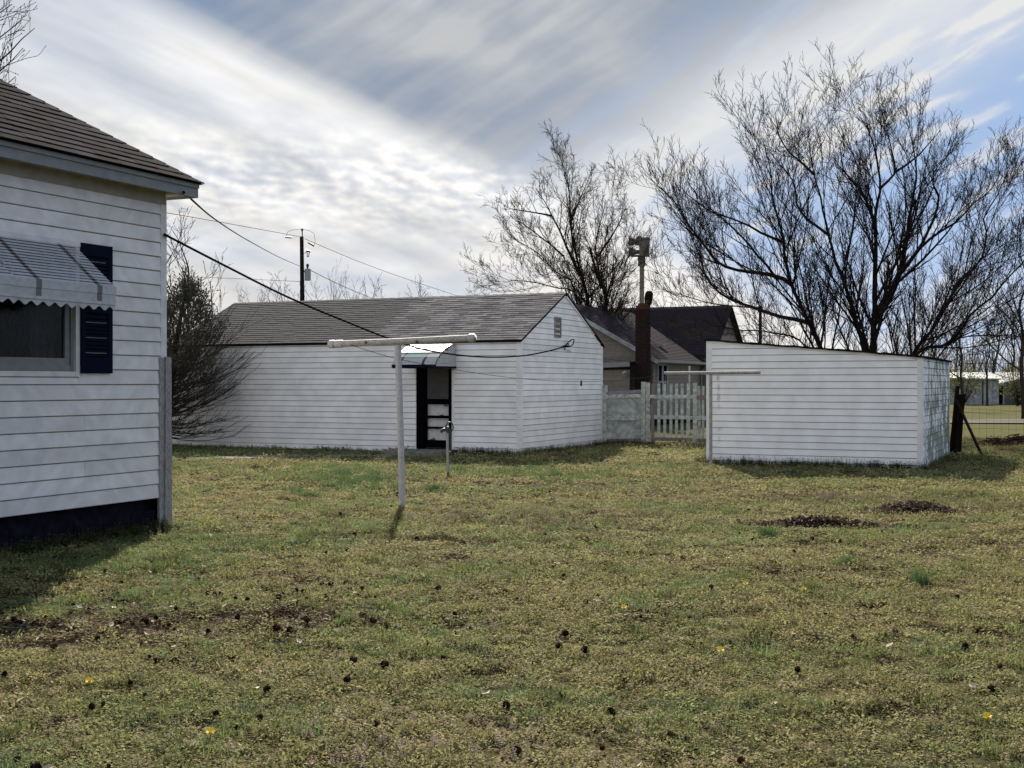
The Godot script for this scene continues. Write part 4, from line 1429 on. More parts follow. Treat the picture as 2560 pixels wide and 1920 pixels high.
# ---------------------------------------------------------------- far buildings and poles
func build_far_buildings() -> void:
	# white metal-sided barn
	var b := thing("barn", "pale metal sided storage barn across the gravel road", "barn", Vector3(34.2, -0.13, -98.0), -0.10)
	var w := 3.9
	var hh := 2.0
	var m := MB.new()
	m.box(Vector3(0, -0.3, -8), Vector3(w, hh, -3.5))
	m.box(Vector3(0, -0.3, -3.5), Vector3(2.62, hh, 0))
	m.box(Vector3(2.74, -0.3, -3.5), Vector3(w, hh, 0))
	part("wall", m.mesh(), M.far_white, b)
	for k in 8:
		if k == 5:
			continue
		var s := MB.new()
		s.box(Vector3(0.05 + k * 0.48, -0.1, 0.0), Vector3(0.05 + k * 0.48 + 0.44, hh - 0.05, 0.02 + 0.01 * (k % 2)))
		part("wall_panel", s.mesh(), M.far_white, b)
	var dr := MB.new()
	dr.box(Vector3(1.75, -0.1, 0.03), Vector3(2.60, hh - 0.12, 0.06))
	part("sliding_door", dr.mesh(), M.far_white, b)
	var r := MB.new()
	r.hexa([Vector3(-0.3, hh, 0.3), Vector3(w + 0.1, hh - 0.05, 0.3), Vector3(w + 0.1, hh + 0.5, -8.3), Vector3(-0.3, hh + 0.5, -8.3), Vector3(-0.3, hh + 0.09, 0.3), Vector3(w + 0.1, hh + 0.05, 0.3), Vector3(w + 0.1, hh + 0.6, -8.3), Vector3(-0.3, hh + 0.6, -8.3)])
	part("roof", r.mesh(), M.tin, b)
	# cottage with a carport
	var c := thing("cottage", "small gray-green cottage with white tin roof beyond the road", "house", Vector3(37.9, -0.13, -98.5), -0.10)
	m = MB.new()
	m.box(Vector3(0.9, -0.3, -6), Vector3(7.0, 1.35, 0))
	part("wall", m.mesh(), mat(lin(0.14, 0.15, 0.14), 0.8, T.mottle, 0.4), c)
	m = MB.new()
	m.box(Vector3(0.0, -0.3, -5.5), Vector3(0.88, 1.25, -4.0))
	part("carport_back", m.mesh(), M.brown_siding[1], c)
	m = MB.new()
	m.box(Vector3(-0.05, -0.3, -5.5), Vector3(0.0, 1.35, -0.4))  # side wall added to keep light out of the carport
	part("added_carport_side", m.mesh(), M.far_white, c)
	m = MB.new()
	m.box(Vector3(0.78, -0.3, 0.0), Vector3(0.90, 1.33, 0.12))
	part("post", m.mesh(), M.far_white, c)
	m = MB.new()
	m.hexa([Vector3(-0.2, 1.35, 0.3), Vector3(7.2, 1.35, 0.3), Vector3(7.2, 1.35, -6.2), Vector3(-0.2, 1.35, -6.2), Vector3(-0.2, 1.45, 0.3), Vector3(7.2, 1.45, 0.3), Vector3(7.2, 2.6, -6.2), Vector3(-0.2, 2.6, -6.2)])
	part("roof", m.mesh(), M.tin, c)
	m = MB.new()
	m.hexa([Vector3(0.1, 1.45, 0.5), Vector3(4.3, 1.45, 0.5), Vector3(4.3, 1.45, -1.0), Vector3(0.1, 1.45, -1.0), Vector3(2.3, 2.05, 0.5), Vector3(2.5, 2.05, 0.5), Vector3(2.5, 2.05, -1.0), Vector3(2.3, 2.05, -1.0)])
	part("porch_gable", m.mesh(), mat(lin(0.10, 0.10, 0.09), 0.8), c)
	m = MB.new()
	m.beam(Vector3(0.0, 1.50, 0.52), Vector3(2.4, 2.12, 0.52), 0.05, 0.12)
	m.beam(Vector3(2.4, 2.12, 0.52), Vector3(4.4, 1.50, 0.52), 0.05, 0.12)
	m.box(Vector3(-0.2, 1.34, 0.31), Vector3(7.2, 1.47, 0.36))
	part("gable_trim", m.mesh(), M.far_white, c)
	var bu := MB.new()
	for i in 500:
		var q := Vector3(rng.randf_range(-1, 1), rng.randf_range(-1, 1), rng.randf_range(-1, 1))
		if q.length() > 1.0:
			continue
		var a := Vector3(2.0 + q.x * 0.6, 0.55 + q.y * 0.6, 0.9 + q.z * 0.5)
		bu.quad(a, a + Vector3(rng.randf_range(-.1, .1), 0.1, rng.randf_range(-.1, .1)), a + Vector3(0.12, 0.12, 0), a + Vector3(0.1, 0, 0), Color(0.012, 0.018, 0.010))
	var bush := part("round_bush", bu.mesh(true), M.needle, self, Transform3D(Basis(Vector3.UP, -0.10), Vector3(37.9, -0.2, -98.5)))
	tag(bush, "dark rounded bush before the far cottage", "bush")
	# warning siren on its pole
	var sp := on_ground(1604, 62.0)
	var s := thing("siren", "weathered horn warning siren on a tall pole", "siren", Vector3(sp.x, 0, sp.z), -0.1)
	m = MB.new()
	m.tube(PackedVector3Array([Vector3(0, -0.3, 0), Vector3(0.0, 4, 0), Vector3(0.02, 8.0, 0)]), PackedFloat32Array([0.16, 0.13, 0.12]), 8)
	part("pole", m.mesh(), M.brown_siding[0], s)
	var y0 := EYE + (957 - 638) / F * 62.0
	m = MB.new()
	m.box(Vector3(-0.12, y0, -0.28), Vector3(0.38, y0 + 0.86, 0.28))
	part("siren_housing", m.mesh(), M.siren, s)
	m = MB.new()
	m.box(Vector3(-0.52, y0 - 0.06, -0.30), Vector3(0.40, y0, 0.30))
	m.box(Vector3(-0.18, y0 - 0.55, -0.14), Vector3(0.18, y0 - 0.06, 0.14))
	part("siren_mount", m.mesh(), M.siren, s)
	for yy in [y0 + 0.16, y0 + 0.66]:
		m = MB.new()
		m.tube(PackedVector3Array([Vector3(-0.10, yy, 0), Vector3(-0.28, yy, 0.05), Vector3(-0.42, yy, 0.12), Vector3(-0.58, yy, 0.18)]), PackedFloat32Array([0.10, 0.12, 0.19, 0.22]), 12, Color.WHITE, true)
		part("horn", m.mesh(), M.siren, s)
	m = MB.new()
	m.tube(PackedVector3Array([Vector3(-0.12, y0 + 0.5, 0), Vector3(-0.12, y0 + 0.8, 0), Vector3(-0.12, y0 + 0.93, 0)]), PackedFloat32Array([0.20, 0.20, 0.10]), 10, Color.WHITE, true)
	part("motor_dome", m.mesh(), M.siren, s)
	# far bare utility pole
	var fp := on_ground(1900, 80.0)
	var f := thing("distant_pole", "slim dark pole standing behind the large bare tree", "pole", fp)
	m = MB.new()
	m.tube(PackedVector3Array([Vector3(0, -0.3, 0), Vector3(0.02, 6.6, 0)]), PackedFloat32Array([0.13, 0.10]), 8, Color.WHITE, true)
	part("shaft", m.mesh(), M.pole_wood, f)
	m = MB.new()
	m.box(Vector3(-0.12, 6.2, -0.1), Vector3(0.12, 6.55, 0.1))
	part("pole_cap", m.mesh(), M.pole_wood, f)

# ---------------------------------------------------------------- trees
func line_px(list: Array, d0: float, d1: float, fx := 1560.0, fy := 100.0, sc := 2.074) -> PackedVector3Array:
	var out := PackedVector3Array()
	for i in list.size():
		var t := float(i) / maxf(1.0, list.size() - 1)
		out.push_back(at(fx + list[i][0] / sc, fy + list[i][1] / sc, lerpf(d0, d1, t)))
	return out
func build_big_tree() -> void:
	var d := 38.0
	var base := on_ground(2170, d)
	var t := thing("large_bare_tree", "large leafless multi-stemmed tree behind the low white shed", "tree", base)
	var wood := MB.new()
	var fine := MB.new()
	var o := {"up": 0.09, "wobble": 0.10, "tip": 0.0050, "depth": 4, "per_m": [2.7, 4.0, 4.4, 4.4], "from": [0.2, 0.15, 0.12, 0.1], "angle": [0.35, 0.9], "ratio": [0.28, 0.55], "longest": [2.7, 1.6, 0.9, 0.42], "shortest": 0.2, "lift": 0.14, "buds": 0.0}
	var limbs := [
		[[[1290, 1600], [1300, 1350], [1305, 1100], [1305, 900], [1330, 750], [1310, 550], [1290, 400], [1250, 280], [1200, 160], [1165, 70]], 0.150, 0.012, 0.3],
		[[[1305, 1000], [1280, 880], [1210, 730], [1150, 640], [1120, 500], [1110, 330], [1090, 200]], 0.07, 0.010, -1.2],
		[[[1315, 1480], [1430, 1250], [1455, 1170], [1480, 1000], [1512, 780], [1520, 600], [1500, 420], [1470, 260], [1440, 150]], 0.125, 0.011, 1.4],
		[[[1452, 1190], [1560, 1050], [1635, 880], [1640, 760], [1600, 660], [1690, 480], [1740, 320]], 0.075, 0.010, 0.6],
		[[[1480, 1170], [1620, 1010], [1760, 920], [1830, 830], [1900, 780], [1950, 640]], 0.06, 0.010, -1.0],
		[[[1240, 1590], [1190, 1430], [1150, 1280], [1090, 1130], [1050, 960], [1010, 780], [985, 650], [975, 520], [1000, 300], [1030, 140]], 0.120, 0.011, -0.8],
		[[[1060, 1000], [960, 930], [900, 860], [880, 700], [800, 560], [720, 430], [660, 300]], 0.05, 0.010, 1.2],
		[[[990, 680], [930, 590], [860, 500], [800, 360], [800, 180], [810, 110]], 0.045, 0.009, 0.8],
		[[[1010, 1580], [950, 1450], [880, 1300], [840, 1150], [820, 1000], [770, 820], [760, 640], [740, 470], [700, 330], [690, 230]], 0.115, 0.011, 1.0],
		[[[850, 1240], [760, 1195], [600, 1180], [470, 1140], [400, 1050], [330, 960], [260, 840], [210, 780], [180, 740]], 0.075, 0.010, -1.4],
		[[[790, 1210], [720, 1130], [640, 1040], [560, 960], [470, 880], [400, 830], [360, 760], [330, 700]], 0.05, 0.009, 0.5],
		[[[940, 1470], [800, 1440], [650, 1390], [520, 1340], [430, 1250], [390, 1130], [350, 1030], [310, 950], [300, 900]], 0.072, 0.010, 1.8],
		[[[820, 1010], [700, 960], [560, 900], [450, 870], [370, 820], [310, 770], [290, 740]], 0.05, 0.009, -0.6],
		[[[930, 1570], [780, 1520], [580, 1500], [470, 1480], [380, 1440]], 0.05, 0.009, -2.4],
		[[[1510, 1610], [1580, 1530], [1680, 1360], [1740, 1240], [1840, 1160], [1880, 1000], [1865, 930], [1940, 790], [1990, 640]], 0.095, 0.011, 0.4],
		[[[1520, 1620], [1690, 1570], [1800, 1420], [1900, 1340], [2000, 1220], [2080, 1140], [2150, 960]], 0.085, 0.010, -1.6],
		[[[1690, 1570], [1850, 1530], [2000, 1530], [2120, 1490]], 0.05, 0.010, -2.2],
		[[[1310, 760], [1390, 640], [1380, 480], [1360, 300], [1340, 150], [1345, 60]], 0.05, 0.009, 1.5],
		[[[1515, 640], [1590, 520], [1640, 380], [1650, 240], [1630, 130]], 0.045, 0.009, 0.2],
	]
	var grown := []
	for l in limbs:
		var seen := []
		for q in l[0]:
			seen.append([q[0], q[1] + maxf(0.0, 800.0 - q[1]) * 0.31])
		var pts := line_px(seen, d + l[3] * 0.25, d + l[3] * 1.6)
		var last := pts.size() - 1
		if l[0][last][1] < 460:
			pts.remove_at(last)
			if l[0][last][1] < 250:
				pts[last - 1] = pts[last - 1].lerp(pts[last - 2], 0.55)
		# stems that leave the picture behind the shed go down to the root
		if l[0][0][1] <= 1560:
			# spring from the nearest stem already grown
			var best := pts[0]
			var near := 1e9
			for other in grown:
				for k in other.size() - 1:
					var q := Geometry3D.get_closest_point_to_segment(pts[0], other[k], other[k + 1])
					var gap := Vector2(q.x - pts[0].x, q.y - pts[0].y).length() + 0.25 * absf(q.z - pts[0].z)
					if gap < near:
						near = gap
						best = q
			var shift := best - pts[0]
			for k in pts.size():
				pts[k] += shift * (1.0 - float(k) / (pts.size() - 1))
		else:
			var a: Vector3 = pts[0]
			var foot := base + Vector3((a.x - base.x) * 0.25, -0.2, (a.z - base.z) * 0.25)
			pts.insert(0, a.lerp(foot, 0.45))
			pts.insert(0, foot)
		grown.append(pts.duplicate())
		for i in pts.size():
			pts[i] -= base
		limb(wood, fine, pts, l[1], l[2], o)
	part("trunk", wood.mesh(), M.bark, t)
	part("crown", fine.mesh(), M.twig, t)
	print("big tree ", wood.ix.size() / 3, " ", fine.ix.size() / 3)
func build_maple() -> void:
	# budding maples behind the garage ridge, px lines in photo pixels
	var d := 52.0
	var o := {"up": 0.08, "wobble": 0.13, "tip": 0.0058, "depth": 4, "per_m": [2.8, 4.0, 4.2, 4.0], "from": [0.2, 0.15, 0.1, 0.1], "angle": [0.35, 0.95], "ratio": [0.28, 0.5], "longest": [2.2, 1.2, 0.65, 0.35], "shortest": 0.2, "lift": 0.08, "buds": 0.25}
	var sets := [
		[[[[1470, 770], [1450, 680], [1430, 590], [1425, 500], [1415, 420], [1412, 365]], 0.13, 0.01, 0.0],
			[[[1450, 690], [1400, 580], [1370, 520], [1340, 470], [1330, 430]], 0.08, 0.01, 0.8],
			[[[1440, 740], [1390, 680], [1340, 630], [1290, 600], [1240, 580]], 0.08, 0.01, -0.8],
			[[[1450, 760], [1390, 720], [1330, 705], [1270, 700], [1220, 680]], 0.08, 0.01, 1.2],
			[[[1425, 560], [1450, 500], [1470, 450], [1465, 410]], 0.05, 0.01, 0.5],
			[[[1380, 540], [1320, 530], [1270, 520], [1240, 500]], 0.045, 0.01, -0.5],
			[[[1410, 640], [1350, 590], [1300, 555], [1265, 550]], 0.05, 0.01, 1.5]],
		[[[[1515, 770], [1500, 690], [1490, 620], [1500, 560], [1515, 500], [1522, 455]], 0.13, 0.01, 0.0],
			[[[1515, 760], [1545, 680], [1570, 610], [1590, 560]], 0.09, 0.01, 0.8],
			[[[1505, 720], [1480, 640], [1462, 580]], 0.09, 0.03, -0.8],
			[[[1520, 740], [1560, 700], [1600, 660], [1630, 640]], 0.06, 0.01, 1.0],
			[[[1495, 640], [1530, 590], [1560, 530], [1555, 490]], 0.06, 0.01, -1.0]],
	]
	var labels := ["tall budding maple rising behind the white garage ridge", "shorter multi-stemmed maple between the garage ridge and the siren"]
	for k in 2:
		var base := on_ground([1478, 1518][k], d)
		var t := thing("maple_tree", labels[k], "tree", base, 0.0)
		var wood := MB.new()
		var fine := MB.new()
		for l in sets[k]:
			var pts := line_px(l[0], d, d + l[3] * 1.5, 0.0, 0.0, 1.0)
			var last := pts.size() - 1
			pts[last] = pts[last].lerp(pts[last - 1], 1.0 if l[0][last][1] < 470 else 0.6)
			if l[0][0][1] > 735:
				pts.insert(0, base + Vector3((pts[0].x - base.x) * 0.4, -0.2, 0.0))
			for i in pts.size():
				pts[i] -= base
			limb(wood, fine, pts, l[1], l[2], o)
		part("trunk", wood.mesh(), M.bark, t)
		var cr := Node3D.new()
		cr.name = "crown"
		t.add_child(cr)
		part("twigs", fine.mesh(), M.twig_tan, cr)
		buds(cr, 0.022, [Color(0.13, 0.10, 0.03), Color(0.16, 0.13, 0.04), Color(0.13, 0.045, 0.025)])

func bare_tree_meshes(height: float, seed_: int, spread: float, density: float) -> Array:
	rng.seed = seed_
	var wood := MB.new()
	var fine := MB.new()
	var o := {"up": 0.10, "wobble": 0.2, "tip": 0.010, "depth": 3, "per_m": [1.1 * density, 1.5 * density, 2.2 * density], "from": [0.3, 0.2, 0.15], "angle": [0.4 * spread, 0.95 * spread], "ratio": [0.32, 0.55], "longest": [4.0, 2.2, 1.1], "shortest": 0.4, "lift": 0.16, "buds": 0.0}
	var p := PackedVector3Array()
	for i in 7:
		p.push_back(Vector3(rng.randf_range(-0.2, 0.2) * i * 0.4, height * i / 6.0 - 0.2, rng.randf_range(-0.2, 0.2) * i * 0.4))
	limb(wood, fine, p, height * 0.018, 0.02, o)
	return [wood.mesh(), fine.mesh()]
func build_far_trees() -> void:
	var kinds := []
	kinds.append(bare_tree_meshes(9.0, 501, 1.0, 1.0))
	kinds.append(bare_tree_meshes(7.0, 502, 1.1, 1.1))
	kinds.append(bare_tree_meshes(11.0, 503, 0.85, 0.9))
	kinds.append(bare_tree_meshes(8.0, 504, 1.2, 1.15))
	rng.seed = 77
	# [px, top py, distance, kind, name, label, group]
	var spots := [
		[470, 545, 62.0, 3, "bare_tree", "leafless tree whose branches rise behind the dark evergreen", ""],
		[415, 570, 58.0, 0, "bare_tree", "leafless tree at the house corner behind the evergreen", ""],
		[520, 650, 85.0, 1, "bare_tree", "small leafless tree just past the evergreen top", ""],
		[710, 690, 95.0, 3, "bare_tree", "low leafless tree just beside the utility pole", ""],
		[830, 655, 110.0, 2, "slender_tree", "slender leafless sapling standing beyond the garage roof past the transformer", ""],
		[872, 690, 112.0, 0, "slender_tree", "second slender sapling beyond the garage roof, shorter than its neighbor", ""],
	]
	for s in spots:
		var b := on_ground(s[0], s[2])
		var hgt: float = EYE + (HZ - s[1]) / F * s[2]
		var base_h: float = [9.0, 7.0, 11.0, 8.0][s[3]] * 1.12
		var t := thing(s[4], s[5], "tree", b, rng.randf() * TAU, s[6])
		t.scale = Vector3.ONE * (hgt / base_h)
		if s[4] == "slender_tree":
			t.scale.x *= 0.6
			t.scale.z *= 0.6
		part("trunk", kinds[s[3]][0], M.bark_gray, t)
		part("crown", kinds[s[3]][1], M.twig_tan, t)
	# the row of bare trees along the far field edge
	var row := []
	for i in 15:
		row.append([420.0 + i * 55.0 + rng.randf_range(-18, 18), rng.randf_range(700, 738), rng.randf_range(120, 165), rng.randi() % 4])
	for r in row:
		var b := on_ground(r[0], r[2])
		var hgt: float = EYE + (HZ - r[1]) / F * r[2]
		var t := thing("field_edge_tree", "leafless tree of the far tree line above the garage roof", "tree", b, rng.randf() * TAU, "bare trees beyond the garage")
		t.scale = Vector3.ONE * (hgt / ([9.0, 7.0, 11.0, 8.0][r[3]] * 1.12))
		part("trunk", kinds[r[3]][0], M.bark_gray, t)
		part("crown", kinds[r[3]][1], M.twig_tan, t)
	# behind the large tree and over the far road on the right
	for i in 13:
		var px := 1600.0 + i * 72.0 + rng.randf_range(-25, 25)
		var dd := rng.randf_range(70, 92)
		var b := on_ground(px, dd)
		var hgt: float = EYE + (HZ - rng.randf_range(700, 800)) / F * dd
		var kk := rng.randi() % 4
		var t := thing("background_tree", "leafless tree standing behind the large bare tree", "tree", b, rng.randf() * TAU, "bare trees behind the large tree")
		t.scale = Vector3.ONE * (hgt / ([9.0, 7.0, 11.0, 8.0][kk] * 1.12))
		part("trunk", kinds[kk][0], M.bark_gray, t)
		part("crown", kinds[kk][1], M.twig_tan, t)
	for s in [[2560, 560, 56.0, 3], [2490, 700, 104.0, 0], [2440, 770, 118.0, 1], [2390, 740, 112.0, 2], [2535, 720, 112.0, 3], [2580, 740, 104.0, 1]]:
		var b := on_ground(s[0], s[2])
		var hgt: float = EYE + (HZ - s[1]) / F * s[2]
		var lab := "leafless tree reaching in at the picture's right edge" if s[2] < 60.0 else "leafless tree behind the barn and the cottage"
		var t := thing("roadside_tree", lab, "tree", b, rng.randf() * TAU, "" if s[2] < 60.0 else "trees behind the barn")
		t.scale = Vector3.ONE * (hgt / ([9.0, 7.0, 11.0, 8.0][s[3]] * 1.12))
		part("trunk", kinds[s[3]][0], M.bark_gray, t)
		part("crown", kinds[s[3]][1], M.twig_tan, t)
	# far wood as one mass: thickets of twigs along the horizon
	var wd := MB.new()
	rng.seed = 99
	for i in 5200:
		var az := rng.randf_range(-0.62, 0.62)
		var dd := rng.randf_range(150, 190)
		var b := Vector3(tan(az) * dd, 0, -dd)
		b.y = gh(b.x, b.z) - 0.3
		var hh := rng.randf_range(3.0, 6.5) * (0.7 + 0.5 * bump_noise.get_noise_2d(b.x * 0.4, 7.0)) * (2.1 if az > 0.3 else (1.5 if az > 0.1 else 1.0))
		var lean := Vector3(rng.randf_range(-1, 1), 0, rng.randf_range(-1, 1)) * hh * 0.28
		var col := Color(0.075, 0.066, 0.056) * rng.randf_range(0.7, 1.3)
		wd.tube(PackedVector3Array([b, b + Vector3(0, hh * 0.5, 0) + lean * 0.35, b + Vector3(0, hh, 0) + lean]), PackedFloat32Array([0.07, 0.05, 0.015]), 3, col)
		for k in 2:
			var q := b + Vector3(0, hh * rng.randf_range(0.35, 0.7), 0) + lean * 0.4
			wd.tube(PackedVector3Array([q, q + Vector3(rng.randf_range(-1, 1), rng.randf_range(0.5, 1.4), rng.randf_range(-1, 1)) * hh * 0.22]), PackedFloat32Array([0.035, 0.012]), 3, col)
	var wo := part("distant_woods", wd.mesh(true), M.needle, self)
	tag(wo, "hazy brown band of leafless woods along the horizon", "woods", "", "stuff")
	# a few greening shrubs by the barn
	for s in [[2408, 905, 96.0, 3.2], [2545, 905, 92.0, 3.0]]:
		var b := on_ground(s[0], s[2])
		var lab: String = "olive shrub leafing out beside the pale barn" if s[0] < 2450 else "yellow-green budding shrub before the far cottage"
		var t := thing("leafing_shrub", lab, "shrub", b)
		var lf := MB.new()
		var st := MB.new()
		var hh: float = EYE + (HZ - s[1]) / F * s[2]
		for i in 26:
			var tip := Vector3(rng.randf_range(-1, 1) * s[3] * 0.5, hh * rng.randf_range(0.6, 1.0), rng.randf_range(-1, 1) * s[3] * 0.5)
			st.tube(PackedVector3Array([Vector3(0, -0.1, 0), tip * 0.5 + Vector3(0, 0.2, 0), tip]), PackedFloat32Array([0.03, 0.02, 0.01]), 3)
		for i in 1500:
			var q := Vector3(rng.randf_range(-1, 1), rng.randf_range(-0.9, 1), rng.randf_range(-1, 1))
			if q.length() > 1.0:
				continue
			var a := Vector3(q.x * s[3] * 0.55, hh * (0.55 + 0.45 * q.y), q.z * s[3] * 0.55)
			var u1 := Vector3(rng.randf_range(-1, 1), rng.randf_range(-1, 1), rng.randf_range(-1, 1)).normalized() * 0.07
			var u2 := Vector3(rng.randf_range(-1, 1), rng.randf_range(-1, 1), rng.randf_range(-1, 1)).normalized() * 0.06
			lf.quad(a - u1, a + u2, a + u1, a - u2, Color(0.09, 0.095, 0.03) * rng.randf_range(0.7, 1.3))
		part("stems", st.mesh(), M.bark_gray, t)
		part("crown", lf.mesh(true), M.leaf, t)

func build_evergreen() -> void:
	rng.seed = 313
	var base := on_ground(418, 29.3)
	var t := thing("evergreen", "dark overgrown evergreen with bare sweeping branches at garage end", "tree", base)
	var wood := MB.new()
	var fine := MB.new()
	wood.tube(PackedVector3Array([Vector3(0, -0.2, 0), Vector3(0.02, 1.0, 0), Vector3(0.16, 2.2, 0), Vector3(0.40, 3.6, 0)]), PackedFloat32Array([0.11, 0.095, 0.07, 0.03]), 8)
	# bare branches sweeping up and out
	for i in 330:
		var az := rng.randf() * TAU
		var y0 := rng.randf_range(0.25, 2.3)
		if rng.randf() < 0.35:
			y0 = rng.randf_range(0.75, 1.7)
		var out := Vector3(cos(az), 0, sin(az))
		var rise := rng.randf_range(0.25, 1.35) if y0 > 0.7 else rng.randf_range(-0.02, 0.4)
		var reach := rng.randf_range(1.1, 2.25) * (0.75 if y0 < 0.7 else 1.0)
		if y0 > 1.6:
			rise = rng.randf_range(0.8, 1.5)
			reach *= 0.75
		var p := PackedVector3Array()
		var r := PackedFloat32Array()
		var j := Vector3(rng.randf_range(-1, 1), rng.randf_range(-0.5, 0.5), rng.randf_range(-1, 1)) * 0.12
		for k in 6:
			var s := k / 5.0
			p.push_back(Vector3(maxf(0.0, y0 - 1.0) * 0.15, y0, 0) + out * reach * s + Vector3(0, rise * pow(s, 1.25) - 0.10 * sin(s * PI), 0) + j * s * s)
			r.push_back(lerpf(0.016, 0.0045, s))
		fine.tube(p, r, 3)
		for k in 7:
			var s := rng.randf_range(0.3, 0.98)
			var f := s * 5.0
			var ii := mini(int(f), 4)
			var q := p[ii].lerp(p[ii + 1], f - ii)
			var dir := (p[ii + 1] - p[ii]).normalized() + Vector3(rng.randf_range(-0.6, 0.6), rng.randf_range(-0.2, 0.65), rng.randf_range(-0.6, 0.6))
			var ln := rng.randf_range(0.18, 0.5)
			fine.tube(PackedVector3Array([q, q + dir * ln * 0.5, q + dir * ln + Vector3(0, 0.04, 0)]), PackedFloat32Array([0.006, 0.0048, 0.0035]), 3)
	# dark leafy top
	var lf := MB.new()
	for cl in 150:
		var y := rng.randf_range(1.5, 3.95)
		var env_r := 1.30 * pow(maxf(0.02, (4.15 - y) / 1.55), 0.95) if y > 2.6 else 1.30 + (2.6 - y) * 0.2
		var az := rng.randf() * TAU
		var rad := env_r * pow(rng.randf(), 0.42) * rng.randf_range(0.72, 1.08)
		if y < 2.2 and rng.randf() > (y - 1.35) * 1.1:
			continue
		var cc := Vector3(cos(az) * rad + 0.12 + 0.17 * (y - 1.5), y, sin(az) * rad)
		var size := rng.randf_range(0.10, 0.26)
		var axis := (Vector3(cos(az) * 0.8, 1.0, sin(az) * 0.8)).normalized()
		for i in int(52 * size / 0.16):
			var g := Vector3(rng.randfn(), rng.randfn(), rng.randfn()) * size * 0.42
			g += axis * rng.randfn() * size * 0.55
			var c := cc + g
			var a := (axis + Vector3(rng.randf_range(-1, 1), rng.randf_range(-0.6, 1), rng.randf_range(-1, 1)) * 0.8).normalized() * rng.randf_range(0.025, 0.06)
			var s := a.cross(Vector3(rng.randf_range(-1, 1), rng.randf_range(-1, 1), rng.randf_range(-1, 1))).normalized() * rng.randf_range(0.009, 0.020)
			lf.quad(c - a, c + s, c + a, c - s, Color(0.050, 0.048, 0.034) * rng.randf_range(0.6, 1.6))
	part("trunk", wood.mesh(), M.bark, t)
	part("branches", fine.mesh(), M.twig_gray, t)
	part("crown", lf.mesh(true), M.needle, t)
func build_corner_tree() -> void:
	rng.seed = 414
	# tree behind the house whose budded twigs enter at the upper left
	var d := 30.0
	var base := on_ground(-330, d)
	var t := thing("budded_tree", "budded tree whose twigs reach over the dark house roof", "tree", base)
	var wood := MB.new()
	var fine := MB.new()
	var o := {"up": 0.03, "wobble": 0.16, "tip": 0.006, "depth": 2, "per_m": [1.6, 3.0, 3.5], "from": [0.35, 0.2, 0.1], "angle": [0.35, 0.8], "ratio": [0.25, 0.45], "longest": [1.4, 0.6, 0.4], "shortest": 0.2, "lift": 0.05, "buds": 1.0}
	wood.tube(PackedVector3Array([Vector3(0, -0.2, 0), Vector3(0.05, 3.0, 0), Vector3(0.1, 6.0, 0.1), Vector3(0.0, 9.5, 0), Vector3(0.1, 13, 0.1)]), PackedFloat32Array([0.26, 0.22, 0.17, 0.11, 0.04]), 8)
	for l in [[[-330, 330], [-200, 210], [-110, 110], [-40, 60], [30, 10]], [[-325, 370], [-210, 270], [-110, 180], [-30, 120], [55, 50]], [[-328, 420], [-190, 310], [-90, 220], [-10, 160], [85, 70]],
			[[-330, 480], [-180, 330], [-80, 250], [0, 180], [60, 120]], [[-325, 250], [-230, 100], [-160, 0], [-60, -90], [10, -130]], [[-330, 500], [-160, 370], [-60, 270], [10, 220], [40, 190]], [[-330, 300], [-430, 200], [-520, 90], [-600, 40]]]:
		var pts := line_px(l, d, d + rng.randf_range(-1.2, 1.2), 0.0, 0.0, 1.0)
		for i in pts.size():
			pts[i] -= base
		limb(wood, fine, pts, 0.075, 0.008, o)
	part("trunk", wood.mesh(), M.bark, t)
	var cr := Node3D.new()
	cr.name = "crown"
	t.add_child(cr)
	part("twigs", fine.mesh(), M.twig, cr)
	buds(cr, 0.022, [Color(0.05, 0.03, 0.03), Color(0.04, 0.025, 0.02)])

